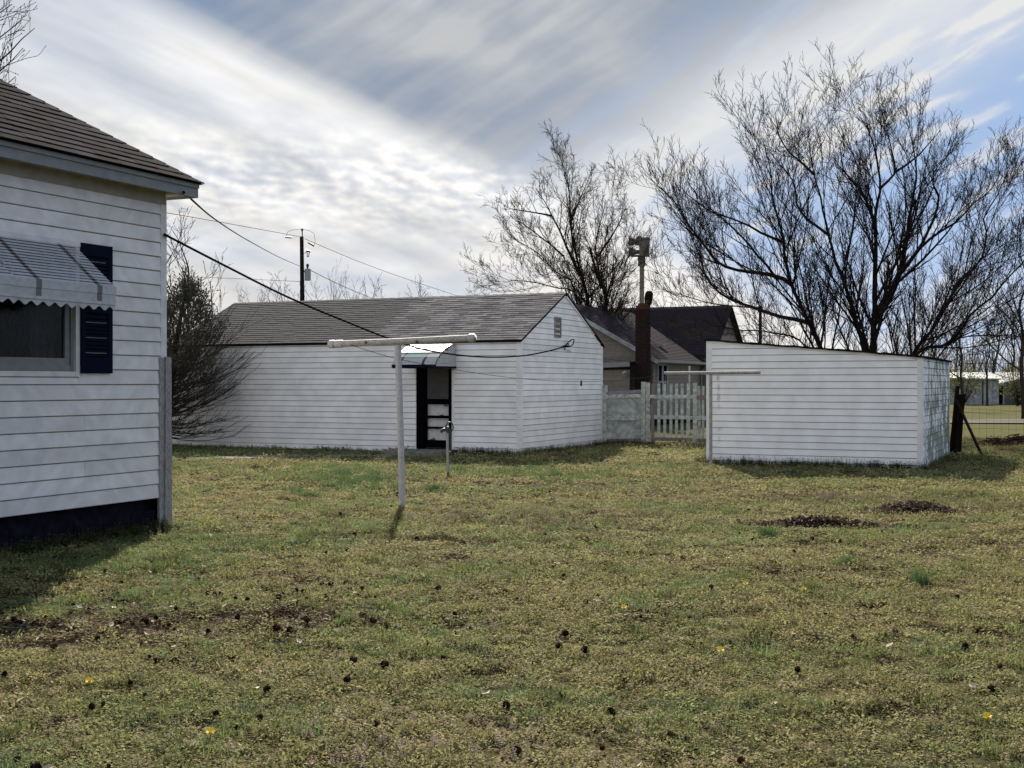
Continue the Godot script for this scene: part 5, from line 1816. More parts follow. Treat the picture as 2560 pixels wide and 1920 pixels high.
# ---------------------------------------------------------------- fences
func plank(parent: Node3D, called: String, x0: float, x1: float, y0: float, y1: float, z0: float, z1: float, m: Material, lean := 0.0, slope := 0.0) -> void:
	var b := MB.new()
	var j := rng.randf_range(-0.004, 0.004)
	b.hexa([Vector3(x0, y0, z1), Vector3(x1, y0 + slope, z1), Vector3(x1, y0 + slope, z0), Vector3(x0, y0, z0),
		Vector3(x0 + lean, y1 + j, z1), Vector3(x1 + lean, y1 + slope - j, z1), Vector3(x1 + lean, y1 + slope - j, z0), Vector3(x0 + lean, y1 + j, z0)])
	part(called, b.mesh(), m, parent)
func build_fence() -> void:
	rng.seed = 515
	var org := Vector3(2.28, 0, -31.63)
	# solid panel section
	var p := thing("fence_panel", "patched solid white fence panel beside the garage corner", "fence", org, TURN)
	plank(p, "post", 0.03, 0.13, -0.1, 1.52, -0.05, 0.05, M.fence_white)
	plank(p, "board", 0.13, 1.05, 0.66, 1.22, -0.01, 0.012, M.fence_panel)
	plank(p, "board", 0.13, 1.05, 0.14, 0.66, -0.01, 0.010, M.fence_panel)
	plank(p, "rail", 0.12, 1.06, 1.17, 1.27, 0.013, 0.045, M.fence_white, 0.0, 0.045)
	plank(p, "rail", 0.12, 1.06, 1.28, 1.36, -0.02, 0.03, M.weathered, 0.0, 0.05)
	plank(p, "rail", 0.12, 1.06, 0.63, 0.735, 0.013, 0.045, M.fence_white, 0.0, 0.015)
	plank(p, "rail", 0.12, 1.06, 0.05, 0.16, 0.013, 0.045, M.fence_bare, 0.0, 0.03)
	plank(p, "post", 1.06, 1.165, -0.1, 1.60, -0.05, 0.055, M.fence_white, 0.0)
	# picket gate
	var g := thing("picket_gate", "white picket gate with flaking paint between garage and shed", "gate", org, TURN)
	plank(g, "stile", 1.185, 1.27, 0.06, 1.59, -0.02, 0.03, M.fence_white)
	var xs := [1.345, 1.50, 1.655, 1.81, 1.955, 2.10, 2.245]
	for i in xs.size():
		var m: Material = M.fence_white if i not in [0, 3, 5] else M.fence_bare
		if i in [3, 5]:
			m = M.fence_panel
		plank(g, "picket", xs[i] - 0.035, xs[i] + 0.035, 0.22, 1.56 + rng.randf_range(-0.01, 0.01), -0.012, 0.008, m, rng.randf_range(-0.012, 0.012))
	plank(g, "rail", 1.27, 2.37, 1.19, 1.28, 0.010, 0.04, M.fence_white)
	plank(g, "rail", 1.27, 2.37, 0.68, 0.77, 0.010, 0.04, M.fence_white)
	plank(g, "rail", 1.30, 2.37, 0.14, 0.23, 0.010, 0.04, M.fence_bare)
	plank(g, "brace", 1.33, 1.41, 0.08, 1.05, 0.042, 0.07, M.fence_bare, -0.03)
	# the last bit of fence up to the shed
	var q := thing("picket_fence", "short run of white pickets against the low shed wall", "fence", org, TURN)
	plank(q, "post", 2.385, 2.475, -0.1, 1.58, -0.05, 0.04, M.fence_white)
	for xx in [2.54, 2.63, 2.74]:
		plank(q, "picket", xx - 0.03, xx + 0.03, 0.2, 1.50, -0.012, 0.008, M.fence_panel, rng.randf_range(-0.01, 0.01))
	plank(q, "rail", 2.475, 2.95, 1.17, 1.27, 0.010, 0.04, M.fence_bare)
	plank(q, "rail", 2.475, 2.95, 0.67, 0.77, 0.010, 0.04, M.fence_white)
	plank(q, "rail", 2.475, 2.95, 0.12, 0.22, 0.010, 0.04, M.fence_bare)
	# stray white post by the neighbor's wall
	var w := thing("garden_stake", "thin white stake rising behind the picket gate", "stake", on_ground(1723, 38.0))
	var b := MB.new()
	b.rod(Vector3(0, -0.1, 0), Vector3(0.01, 2.05, 0), 0.03, 6)
	part("stake_shaft", b.mesh(), M.fence_white, w)
	b = MB.new()
	b.box(Vector3(-0.03, 2.05, -0.03), Vector3(0.04, 2.08, 0.03))
	part("stake_cap", b.mesh(), M.fence_white, w)
	# dark leaning posts behind the shed and the wire fence that hangs from them
	var d := 27.6
	var a0 := on_ground(2380, d)
	var po := thing("leaning_post", "dark leaning plank, taller one, against the shed's back corner", "post", a0)
	b = MB.new()
	b.hexa([Vector3(-0.08, -0.1, 0.03), Vector3(0.06, -0.1, 0.03), Vector3(0.06, -0.1, -0.02), Vector3(-0.08, -0.1, -0.02), Vector3(0.085, 1.53, 0.03), Vector3(0.155, 1.53, 0.03), Vector3(0.155, 1.53, -0.02), Vector3(0.085, 1.53, -0.02)])
	part("plank_face", b.mesh(), M.old_wood, po)
	b = MB.new()
	b.beam(Vector3(0.10, 0.20, 0.035), Vector3(0.165, 1.45, 0.035), 0.016, 0.012, Vector3(0, 0, 1))
	part("pale_strip", b.mesh(), M.fence_white, po)
	po = thing("leaning_post", "thick dark leaning fence post beside the taller plank", "post", on_ground(2393, d - 0.12))
	b = MB.new()
	b.hexa([Vector3(-0.07, -0.1, 0.05), Vector3(0.06, -0.1, 0.05), Vector3(0.06, -0.1, -0.06), Vector3(-0.07, -0.1, -0.06), Vector3(0.05, 1.34, 0.05), Vector3(0.155, 1.35, 0.05), Vector3(0.155, 1.35, -0.06), Vector3(0.05, 1.34, -0.06)])
	part("post_shaft", b.mesh(), M.old_wood, po)
	po = thing("brace_plank", "weathered diagonal plank propping the dark fence posts", "plank", on_ground(2460, d - 0.4))
	b = MB.new()
	b.beam(Vector3(0.0, -0.08, 0), Vector3(-0.56, 1.24, -0.16), 0.035, 0.10, Vector3(0, 0, 1))
	part("plank_board", b.mesh(), mat(lin(0.05, 0.042, 0.038), 0.9, T.grain, 1.5), po)
	var wf := thing("wire_fence", "rusty woven wire fence stretched right of the dark posts", "fence", on_ground(2404, d), -0.16)
	var vw := MB.new()
	for i in 22:
		var x := 0.06 + i * 0.155
		var sag := rng.randf_range(-0.02, 0.02)
		vw.rod(Vector3(x + sag, 0.02, 0), Vector3(x - sag, 1.12 - 0.06 * sin(i * 0.5), 0.01), 0.0022, 4)
	part("stay_wires", vw.mesh(), M.rust, wf)
	for y in [0.08, 0.24, 0.40, 0.58, 0.77, 0.95, 1.10]:
		var hw := MB.new()
		var pts := PackedVector3Array()
		var rr := PackedFloat32Array()
		for i in 24:
			pts.push_back(Vector3(i * 0.15, y + 0.012 * sin(i * 0.7 + y * 9.0), 0.004))
			rr.push_back(0.0022)
		hw.tube(pts, rr, 4)
		part("line_wire", hw.mesh(), M.rust, wf)
	b = MB.new()
	b.rod(Vector3(3.4, -0.2, 0), Vector3(3.4, 1.3, 0), 0.03, 6)
	part("steel_post", b.mesh(), M.rust, wf)

# ---------------------------------------------------------------- clothes poles
func build_clothes_poles() -> void:
	rng.seed = 616
	var p0 := Vector3(-1.41, 0, -15.62)
	var t := thing("clothes_pole", "white T-shaped clothesline pole with rusty spots before the garage", "clothes pole", Vector3(p0.x, gh(p0.x, p0.z), p0.z), TURN, "clothesline poles")
	var b := MB.new()
	b.tube(PackedVector3Array([Vector3(0.045, -0.2, 0), Vector3(0.02, 0.9, 0), Vector3(-0.02, 2.03, 0)]), PackedFloat32Array([0.040, 0.040, 0.040]), 20)
	part("post", b.mesh(), M.pipe, t)
	for y in [0.62, 0.12]:
		b = MB.new()
		b.tube(PackedVector3Array([Vector3(0.028, y, 0), Vector3(0.028, y + 0.012, 0)]), PackedFloat32Array([0.0425, 0.0425]), 20)
		part("weld_ring", b.mesh(), M.galv, t)
	b = MB.new()
	b.tube(PackedVector3Array([Vector3(-1.0, 2.055, 0), Vector3(-0.02, 2.075, 0), Vector3(1.0, 2.105, 0)]), PackedFloat32Array([0.041, 0.041, 0.041]), 20, Color.WHITE, true)
	part("crossbar", b.mesh(), M.pipe_worn, t)
	b = MB.new()
	b.tube(PackedVector3Array([Vector3(0.965, 2.104, 0), Vector3(0.98, 2.104, 0), Vector3(1.03, 2.106, 0), Vector3(1.055, 2.107, 0), Vector3(1.062, 2.107, 0)]), PackedFloat32Array([0.043, 0.052, 0.054, 0.044, 0.01]), 20)
	part("end_cap", b.mesh(), M.pipe, t)
	b = MB.new()
	b.tube(PackedVector3Array([Vector3(-0.83, 2.058, 0), Vector3(-0.835, 2.058, 0), Vector3(-0.93, 2.056, 0), Vector3(-0.94, 2.056, 0)]), PackedFloat32Array([0.042, 0.050, 0.050, 0.042]), 20)
	b.tube(PackedVector3Array([Vector3(-0.95, 2.056, 0), Vector3(-0.955, 2.056, 0), Vector3(-1.02, 2.054, 0), Vector3(-1.03, 2.054, 0), Vector3(-1.032, 2.054, 0)]), PackedFloat32Array([0.042, 0.053, 0.053, 0.045, 0.005]), 20)
	part("end_cap", b.mesh(), M.pipe, t)
	for x in [[-0.46, M.rust], [0.27, M.iron]]:
		b = MB.new()
		b.tube(PackedVector3Array([Vector3(x[0] - 0.02, 2.066, 0.036), Vector3(x[0], 2.068, 0.043), Vector3(x[0] + 0.02, 2.070, 0.036)]), PackedFloat32Array([0.006, 0.020, 0.006]), 10)
		part("bolt_hole", b.mesh(), x[1], t)
	# smaller one by the low shed
	var p1 := on_ground(1777, 23.3)
	t = thing("clothes_pole", "thinner gray-white T clothesline pole at the low shed corner", "clothes pole", p1, TURN, "clothesline poles")
	b = MB.new()
	b.tube(PackedVector3Array([Vector3(0, -0.2, 0), Vector3(0.0, 1.74, 0)]), PackedFloat32Array([0.030, 0.030]), 16)
	part("post", b.mesh(), M.pipe_worn, t)
	b = MB.new()
	b.tube(PackedVector3Array([Vector3(-0.90, 1.765, 0), Vector3(0.93, 1.775, 0)]), PackedFloat32Array([0.032, 0.032]), 16, Color.WHITE, true)
	part("crossbar", b.mesh(), M.pipe_worn, t)
	b = MB.new()
	b.rod(Vector3(-0.88, 1.73, 0), Vector3(-0.88, 1.60, 0.01), 0.004, 5)
	b.rod(Vector3(0.90, 1.79, -0.02), Vector3(0.90, 1.82, -0.02), 0.008, 5)
	part("hook", b.mesh(), M.galv, t)

func cable(called: String, label: String, pts: Array, r: float, m: Material, group := "") -> Node3D:
	var b := MB.new()
	var cv := Curve3D.new()
	for i in pts.size():
		var tan_: Vector3 = (pts[mini(i + 1, pts.size() - 1)] - pts[maxi(i - 1, 0)]) * 0.17
		cv.add_point(pts[i], -tan_, tan_)
	var ln := cv.get_baked_length()
	var n := 60
	var p := PackedVector3Array()
	var rr := PackedFloat32Array()
	for i in n + 1:
		p.push_back(cv.sample_baked(ln * i / n))
		rr.push_back(r)
	b.tube(p, rr, 6)
	var o := part(called, b.mesh(), m, self)
	tag(o, label, "cable", group)
	return o
# points seen at the given pixels on the vertical plane through a and b
func hung(a: Vector3, b: Vector3, px: Array) -> Array:
	var out := [a]
	for q in px:
		var r: float = (q[0] - 1280.0) / F
		var dx := b.x - a.x
		var dd := a.z - b.z
		var t := (r * -a.z - a.x) / (dx - r * dd)
		var d := -a.z + dd * t
		out.append(at(q[0], q[1], d))
	out.append(b)
	return out
func build_wires() -> void:
	rng.seed = 717
	var g0 := Vector3(0.182, 0, -27.0)
	# service cable: house corner to the garage gable
	var hit := g0 + V * 2.42 + U * 0.06
	hit.y = EYE + (957 - 866.0) / F * -hit.z
	cable("service_cable", "heavy black cable sagging from house corner to garage gable", hung(at(411, 586, 13.44), hit, [[560, 663], [720, 743], [870, 806], [985, 851], [1080, 878], [1200, 892], [1300, 890], [1370, 878]]), 0.015, M.cable)
	var lp := thing("cable_anchor", "black cable loop and insulator fixed to the garage gable", "bracket", hit)
	var b := MB.new()
	b.rod(Vector3(-0.08, 0.0, 0.02), Vector3(0.10, 0.0, -0.0), 0.022, 8)
	b.rod(Vector3(0.0, -0.09, 0.0), Vector3(0.0, 0.03, 0.0), 0.014, 6)
	part("insulator", b.mesh(), M.cable, lp)
	b = MB.new()
	var pts := PackedVector3Array()
	var rr := PackedFloat32Array()
	for q in [[0.0, 0.0], [0.07, 0.06], [0.16, 0.12], [0.27, 0.17], [0.34, 0.175], [0.345, 0.13], [0.31, 0.07], [0.26, 0.02], [0.14, 0.0], [0.05, 0.0]]:
		pts.push_back(V * q[0] * 1.05 + U * q[0] * 0.25 + Vector3(0, q[1], 0))
		rr.push_back(0.013)
	b.tube(pts, rr, 6)
	part("cable_loop", b.mesh(), M.cable, lp)
	b = MB.new()
	b.rod(V * 0.2 + Vector3(0, 0.01, 0) - U * 0.04, V * 0.30 + Vector3(0, 0.06, 0) - U * 0.04, 0.035, 6)
	part("connector", b.mesh(), M.galv, lp)
	cable("guy_wire", "thin wire running from the garage gable to neighbor's eave", [at(1418, 876, 29.2), at(1505, 895, 34.0), at(1640, 909, 46.0), at(1790, 908, 52.0)], 0.006, M.wire)
	# utility pole
	var d := 68.0
	var base := on_ground(757, d)
	var u := thing("utility_pole", "dark wooden utility pole with transformer rising behind garage", "utility pole", base)
	var top := EYE + (957 - 590) / F * d
	b = MB.new()
	b.tube(PackedVector3Array([Vector3(0.02, -0.4, 0), Vector3(0.0, 4, 0), Vector3(-0.06, top, 0)]), PackedFloat32Array([0.16, 0.13, 0.105]), 10, Color.WHITE, true)
	part("pole_shaft", b.mesh(), M.pole_wood, u)
	b = MB.new()
	b.rod(Vector3(0.0, top - 0.2, 0.1), Vector3(-0.02, top + 0.38, 0.1), 0.03, 6)
	b.rod(Vector3(-0.02, top + 0.30, 0.1), Vector3(-0.02, top + 0.42, 0.1), 0.06, 8)
	part("pin_insulator", b.mesh(), M.iron, u)
	b = MB.new()
	var ty := EYE + (957 - 700) / F * d
	b.tube(PackedVector3Array([Vector3(0.27, ty, 0.0), Vector3(0.27, ty + 0.04, 0), Vector3(0.27, ty + 0.60, 0), Vector3(0.27, ty + 0.64, 0)]), PackedFloat32Array([0.15, 0.17, 0.17, 0.15]), 12, Color.WHITE, true)
	b.box(Vector3(0.08, ty + 0.45, -0.05), Vector3(0.2, ty + 0.55, 0.05))
	part("transformer", b.mesh(), M.galv, u)
	b = MB.new()
	b.tube(PackedVector3Array([Vector3(0.26, ty + 0.62, 0), Vector3(0.26, ty + 0.74, 0), Vector3(0.26, ty + 0.84, 0), Vector3(0.26, ty + 0.92, 0)]), PackedFloat32Array([0.03, 0.06, 0.09, 0.04]), 8, Color.WHITE, true)
	part("bushing", b.mesh(), M.iron, u)
	b = MB.new()
	var fy := EYE + (957 - 632) / F * d
	b.rod(Vector3(0.02, fy, 0), Vector3(0.24, fy + 0.06, 0), 0.02, 6)
	b.rod(Vector3(0.18, fy + 0.15, 0), Vector3(0.42, fy + 0.09, 0), 0.05, 6)
	b.rod(Vector3(0.24, fy + 0.1, 0), Vector3(0.24, fy - 0.18, 0), 0.022, 6)
	b.rod(Vector3(0.36, fy + 0.1, 0), Vector3(0.32, fy - 0.16, 0), 0.022, 6)
	b.rod(Vector3(0.23, fy - 0.18, 0), Vector3(0.33, fy - 0.17, 0), 0.03, 6)
	part("fuse_cutout", b.mesh(), M.iron, u)
	for q in [[-0.95, top - 0.03, -0.6, top - 0.06], [0.28, top - 0.32, 0.62, top - 0.52]]:
		b = MB.new()
		b.rod(Vector3(q[0], q[1], 0), Vector3(q[2], q[3], 0), 0.045, 6)
		part("strain_insulator", b.mesh(), M.iron, u)
	b = MB.new()
	pts = PackedVector3Array([Vector3(-0.95, top - 0.05, 0), Vector3(-0.8, top + 0.28, 0), Vector3(-0.5, top + 0.38, 0), Vector3(-0.05, top + 0.40, 0.1), Vector3(0.35, top + 0.33, 0), Vector3(0.62, top + 0.16, 0), Vector3(0.68, top - 0.25, 0), Vector3(0.6, top - 0.52, 0)])
	rr = PackedFloat32Array()
	for i in pts.size():
		rr.push_back(0.010)
	b.tube(pts, rr, 4)
	part("jumper_wire", b.mesh(), M.wire, u)
	var grp := ""
	cable("power_line", "thin power line from house roof side to the pole top", [at(300, 516, 40.0), at(415, 532, 46.0), at(560, 557, 56.0), at(752, 592, d)], 0.013, M.wire, grp)
	cable("power_line", "thin power line descending from the pole top behind the garage", [at(762, 597, d), at(900, 655, 74.0), at(1030, 702, 80.0), at(1160, 745, 88.0)], 0.014, M.wire, grp)
	cable("service_drop", "twisted service drop from the house fascia to the transformer", [at(459, 480, 13.3), at(540, 550, 23.0), at(620, 601, 36.0), at(700, 644, 53.0), at(756, 668, d - 0.15)], 0.013, M.cable, grp)
	cable("service_drop", "service drop slanting down from the transformer behind the roof", [at(775, 675, d), at(850, 712, 76.0), at(940, 750, 90.0)], 0.018, M.cable, grp)
	cable("phone_line", "faint phone line crossing low at the utility pole", [at(430, 690, 80.0), at(600, 697, 76.0), at(752, 704, d)], 0.012, M.wire, grp)
	# clothesline with one forgotten peg
	cable("clothesline", "thin clothesline wire strung between the two T poles", hung(at(876, 862, 15.75), at(1668, 936, 23.68), [[985, 895], [1120, 921], [1260, 942], [1400, 953], [1505, 953], [1600, 945]]), 0.0035, M.wire)
	var pg := thing("clothespin", "small dark clothespin hanging on the clothesline", "clothespin", hung(at(876, 862, 15.75), at(1668, 936, 23.68), [[1453, 956]])[1])
	for dx in [-0.009, 0.009]:
		b = MB.new()
		b.hexa([Vector3(dx - 0.007, -0.06, 0.006), Vector3(dx + 0.007, -0.06, 0.006), Vector3(dx + 0.007, -0.06, -0.006), Vector3(dx - 0.007, -0.06, -0.006), Vector3(dx * 0.5 - 0.007, 0.03, 0.006), Vector3(dx * 0.5 + 0.007, 0.03, 0.006), Vector3(dx * 0.5 + 0.007, 0.03, -0.006), Vector3(dx * 0.5 - 0.007, 0.03, -0.006)])
		part("prong", b.mesh(), M.old_wood, pg)

# ---------------------------------------------------------------- small yard things
func build_yard_things() -> void:
	rng.seed = 818
	# frost-proof hydrant
	var p := on_ground(1120, 21.6)
	var h := thing("yard_hydrant", "galvanized yard hydrant with dark looped handle before the garage door", "hydrant", p)
	var b := MB.new()
	b.rod(Vector3(0, -0.15, 0), Vector3(-0.01, 0.76, 0), 0.026, 12)
	part("standpipe", b.mesh(), M.galv, h)
	b = MB.new()
	b.rod(Vector3(0.042, 0.42, 0), Vector3(0.04, 0.74, 0), 0.012, 8)
	b.rod(Vector3(0.0, 0.42, 0), Vector3(0.042, 0.42, 0), 0.006, 6)
	part("pull_rod", b.mesh(), M.iron, h)
	b = MB.new()
	b.tube(PackedVector3Array([Vector3(0, 0.74, 0), Vector3(0, 0.77, 0), Vector3(0, 0.82, 0), Vector3(0, 0.85, 0)]), PackedFloat32Array([0.03, 0.042, 0.040, 0.02]), 12, Color.WHITE, true)
	b.tube(PackedVector3Array([Vector3(0, 0.80, 0), Vector3(-0.06, 0.80, 0.01), Vector3(-0.10, 0.785, 0.015), Vector3(-0.125, 0.75, 0.018)]), PackedFloat32Array([0.032, 0.030, 0.028, 0.026]), 10, Color.WHITE, true)
	part("hydrant_head", b.mesh(), M.iron, h)
	b = MB.new()
	var pts := PackedVector3Array()
	var rr := PackedFloat32Array()
	for q in [[-0.045, 0.82], [-0.03, 0.88], [0.0, 0.925], [0.04, 0.93], [0.075, 0.90], [0.09, 0.85], [0.085, 0.80], [0.06, 0.765], [0.035, 0.755]]:
		pts.push_back(Vector3(q[0], q[1], 0.0))
		rr.push_back(0.011)
	b.tube(pts, rr, 8, Color.WHITE, true)
	part("lever_handle", b.mesh(), M.iron, h)
	# white box and jug half hidden behind the evergreen
	var wb := on_ground(408, 32.2)
	var bx := thing("white_crate", "small white crate half hidden behind the evergreen trunk", "crate", wb, TURN)
	b = MB.new()
	b.box(Vector3(-0.30, -0.05, -0.2), Vector3(0.16, 0.44, 0.2))
	part("crate_body", b.mesh(), M.white_door, bx)
	b = MB.new()
	b.box(Vector3(-0.32, 0.44, -0.22), Vector3(0.18, 0.465, 0.22))
	part("crate_lid", b.mesh(), M.white_door, bx)
	var jg := thing("jug", "small white jug lying on the white crate", "jug", wb + Vector3(0.04, 0.465, 0), TURN)
	b = MB.new()
	b.tube(PackedVector3Array([Vector3(-0.17, 0.055, 0), Vector3(-0.15, 0.055, 0), Vector3(0.06, 0.055, 0), Vector3(0.10, 0.06, 0), Vector3(0.14, 0.085, 0), Vector3(0.15, 0.10, 0)]), PackedFloat32Array([0.03, 0.054, 0.054, 0.045, 0.022, 0.018]), 12, Color.WHITE, true)
	part("jug_body", b.mesh(), mat(lin(0.8, 0.8, 0.8), 0.4), jg)
	b = MB.new()
	b.rod(Vector3(0.148, 0.098, 0), Vector3(0.165, 0.115, 0), 0.022, 8)
	part("jug_cap", b.mesh(), mat(lin(0.8, 0.8, 0.8), 0.4), jg)
	# heaps of bark and leaves
	heap("leaf_heap", "long low heap of dark brown leaves and bark on lawn", Vector3(3.35, 0, -13.65), 0.62, 0.17, 0.10, 520, -0.05)
	heap("leaf_heap", "rounded heap of dark brown leaves toward the shed shadow", Vector3(4.85, 0, -15.1), 0.52, 0.30, 0.13, 560, 0.1)
	# brush pile
	var bp := on_ground(2545, 31.0)
	var br := thing("brush_pile", "brush pile of cut sticks beyond the wire fence", "brush pile", bp)
	for i in 150:
		var a := Vector3(rng.randf_range(-0.75, 0.75), rng.randf_range(0.02, 0.28), rng.randf_range(-0.5, 0.5))
		a.y *= maxf(0.25, 1.0 - absf(a.x) * 0.9)
		var dd := Vector3(rng.randf_range(-1, 1), rng.randf_range(-0.12, 0.25), rng.randf_range(-0.6, 0.6)).normalized() * rng.randf_range(0.25, 0.75)
		b = MB.new()
		b.tube(PackedVector3Array([a - dd * 0.5, a + Vector3(0, rng.randf_range(-0.03, 0.06), 0), a + dd * 0.5]), PackedFloat32Array([0.016, 0.013, 0.006]), 4)
		part("stick", b.mesh(), [M.bark, M.twig_tan, M.rust, M.bark_gray][rng.randi() % 4], br)
	# spiky seed balls
	var sb := MB.new()
	var nlat := 7
	var nlon := 12
	var ring := []
	for i in nlat + 1:
		var row := []
		for j in nlon:
			var th := PI * i / nlat
			var ph := TAU * (j + 0.5 * (i % 2)) / nlon
			var r := 1.25 if (i + j) % 2 == 0 else 0.72
			row.append(Vector3(sin(th) * cos(ph), cos(th), sin(th) * sin(ph)) * r)
		ring.append(row)
	for i in nlat:
		for j in nlon:
			sb.quad(ring[i][j], ring[i][(j + 1) % nlon], ring[i + 1][(j + 1) % nlon], ring[i + 1][j])
	var ball := sb.mesh()
	var bm := [mat(lin(0.040, 0.027, 0.020), 0.95), mat(lin(0.070, 0.044, 0.030), 0.95), mat(lin(0.028, 0.020, 0.016), 0.95)]
	for i in 295:
		var dd := 5.0 + 13.0 * pow(rng.randf(), 0.85)
		var x := rng.randf_range(-0.44, 0.44) * dd
		if i < 70:
			# thicker under the bare patch at the left
			x = -2.3 + rng.randfn() * 1.0
			dd = 8.6 + rng.randfn() * 0.8
		elif patch_noise.get_noise_2d(x * 1.2 + 60.0, dd * 1.2) < -0.05 and rng.randf() < 0.75:
			dd = 5.0 + 8.0 * rng.randf()
			x = rng.randf_range(-0.42, 0.42) * dd
		if dd > 12.8 and x < -3.2:
			x = -x
		var r := 0.0085 + 0.012 * pow(rng.randf(), 1.6)
		var o := part("seed_ball", ball, bm[i % 3], self, Transform3D(Basis.from_euler(Vector3(rng.randf() * 6.0, rng.randf() * 6.0, rng.randf() * 6.0)).scaled(Vector3(r, r, r)), Vector3(x, gh(x, -dd) + r * 0.6 + rng.randf_range(0.012, 0.030), -dd)))
		tag(o, "dark spiky seed ball lying in the lawn", "seed ball", "spiky seed balls scattered over the lawn")
	# dandelions: stem, head
	var petal := MB.new()
	for k in 28:
		var a := TAU * k / 28.0
		var tilt := 0.15 + 0.5 * (k % 3) / 2.0
		var dir := Vector3(cos(a) * cos(tilt), sin(tilt), sin(a) * cos(tilt))
		var s := dir.cross(Vector3.UP).normalized() * 0.0035
		petal.quad(Vector3.ZERO, dir * 0.010 + s, dir * 0.019, dir * 0.010 - s)
	var pm := petal.mesh()
	var ym := mat(lin(0.62, 0.45, 0.02), 0.7)
	var stem := MB.new()
	stem.rod(Vector3(0, 0, 0), Vector3(0.004, 0.05, 0), 0.002, 5)
	var stm := stem.mesh()
	var gm := mat(lin(0.10, 0.14, 0.04), 0.7)
	var names := [[222, 1728, "two-headed dandelion low at the left near the dark clod"], [524, 1854, "yellow dandelion near the picture's bottom edge"], [1558, 1538, "yellow dandelion beside dark seed balls in the middle lawn"], [1862, 1474, "tiny yellow dandelion, the farther one right of middle"], [2008, 1486, "yellow dandelion toward the right in open lawn"], [2466, 1820, "yellow dandelion at the lower right"], [668, 1210, "yellow dandelion patch before the garage walk"], [1800, 1640, "lone yellow dandelion in the lower middle right"]]
	for q in names:
		var dd: float = EYE * F / (q[1] - HZ)
		var f := thing("dandelion", q[2], "flower", on_ground(q[0], dd) + Vector3(0, 0.0, 0), 0.0, "dandelions in the lawn")
		part("stem", stm, gm, f)
		part("flower_head", pm, ym, f, Transform3D(Basis(Vector3.RIGHT, 0.5).scaled(Vector3.ONE * 1.3), Vector3(0.004, 0.05, 0)))
	# pale curled dead leaves
	var leaf := MB.new()
	for i in 5:
		var x0 := -0.5 + i * 0.2
		var x1 := x0 + 0.2
		var w0 := 0.34 * sin(PI * (i + 0.15) / 5.3)
		var w1 := 0.34 * sin(PI * (i + 1.15) / 5.3) if i < 4 else 0.01
		var c0 := 0.28 * x0 * x0
		var c1 := 0.28 * x1 * x1
		leaf.quad(Vector3(x0, c0, 0), Vector3(x1, c1, 0), Vector3(x1, c1 + 0.35 * w1, -w1), Vector3(x0, c0 + 0.35 * w0, -w0))
		leaf.quad(Vector3(x0, c0 + 0.3 * w0, w0), Vector3(x1, c1 + 0.3 * w1, w1), Vector3(x1, c1, 0), Vector3(x0, c0, 0))
	var lmesh := leaf.mesh()
	var lm := []
	for c in [[0.30, 0.25, 0.18], [0.22, 0.16, 0.10], [0.12, 0.07, 0.045], [0.38, 0.35, 0.30]]:
		var q := mat(lin(c[0], c[1], c[2]), 0.8)
		q.backlight_enabled = true
		q.backlight = Color(0.3, 0.26, 0.2)
		q.cull_mode = BaseMaterial3D.CULL_DISABLED
		lm.append(q)
	for i in 210:
		var dd := 5.0 + 11.0 * pow(rng.randf(), 1.1)
		var x := rng.randf_range(-0.44, 0.44) * dd
		if i < 70:
			x = -2.35 + rng.randfn() * 0.9
			dd = 8.3 + rng.randfn() * 0.5
		if dd > 12.8 and x < -3.2:
			x = -x
		var sz := rng.randf_range(0.03, 0.06)
		var o := part("dead_leaf", lmesh, lm[rng.randi() % 4], self, Transform3D(Basis.from_euler(Vector3(rng.randf_range(-0.6, 0.6), rng.randf() * 6.0, rng.randf_range(-0.6, 0.6))).scaled(Vector3.ONE * sz), Vector3(x, gh(x, -dd) + 0.022, -dd)))
		tag(o, "pale curled dead leaf lying in the lawn", "leaf", "dead leaves strewn over the lawn")
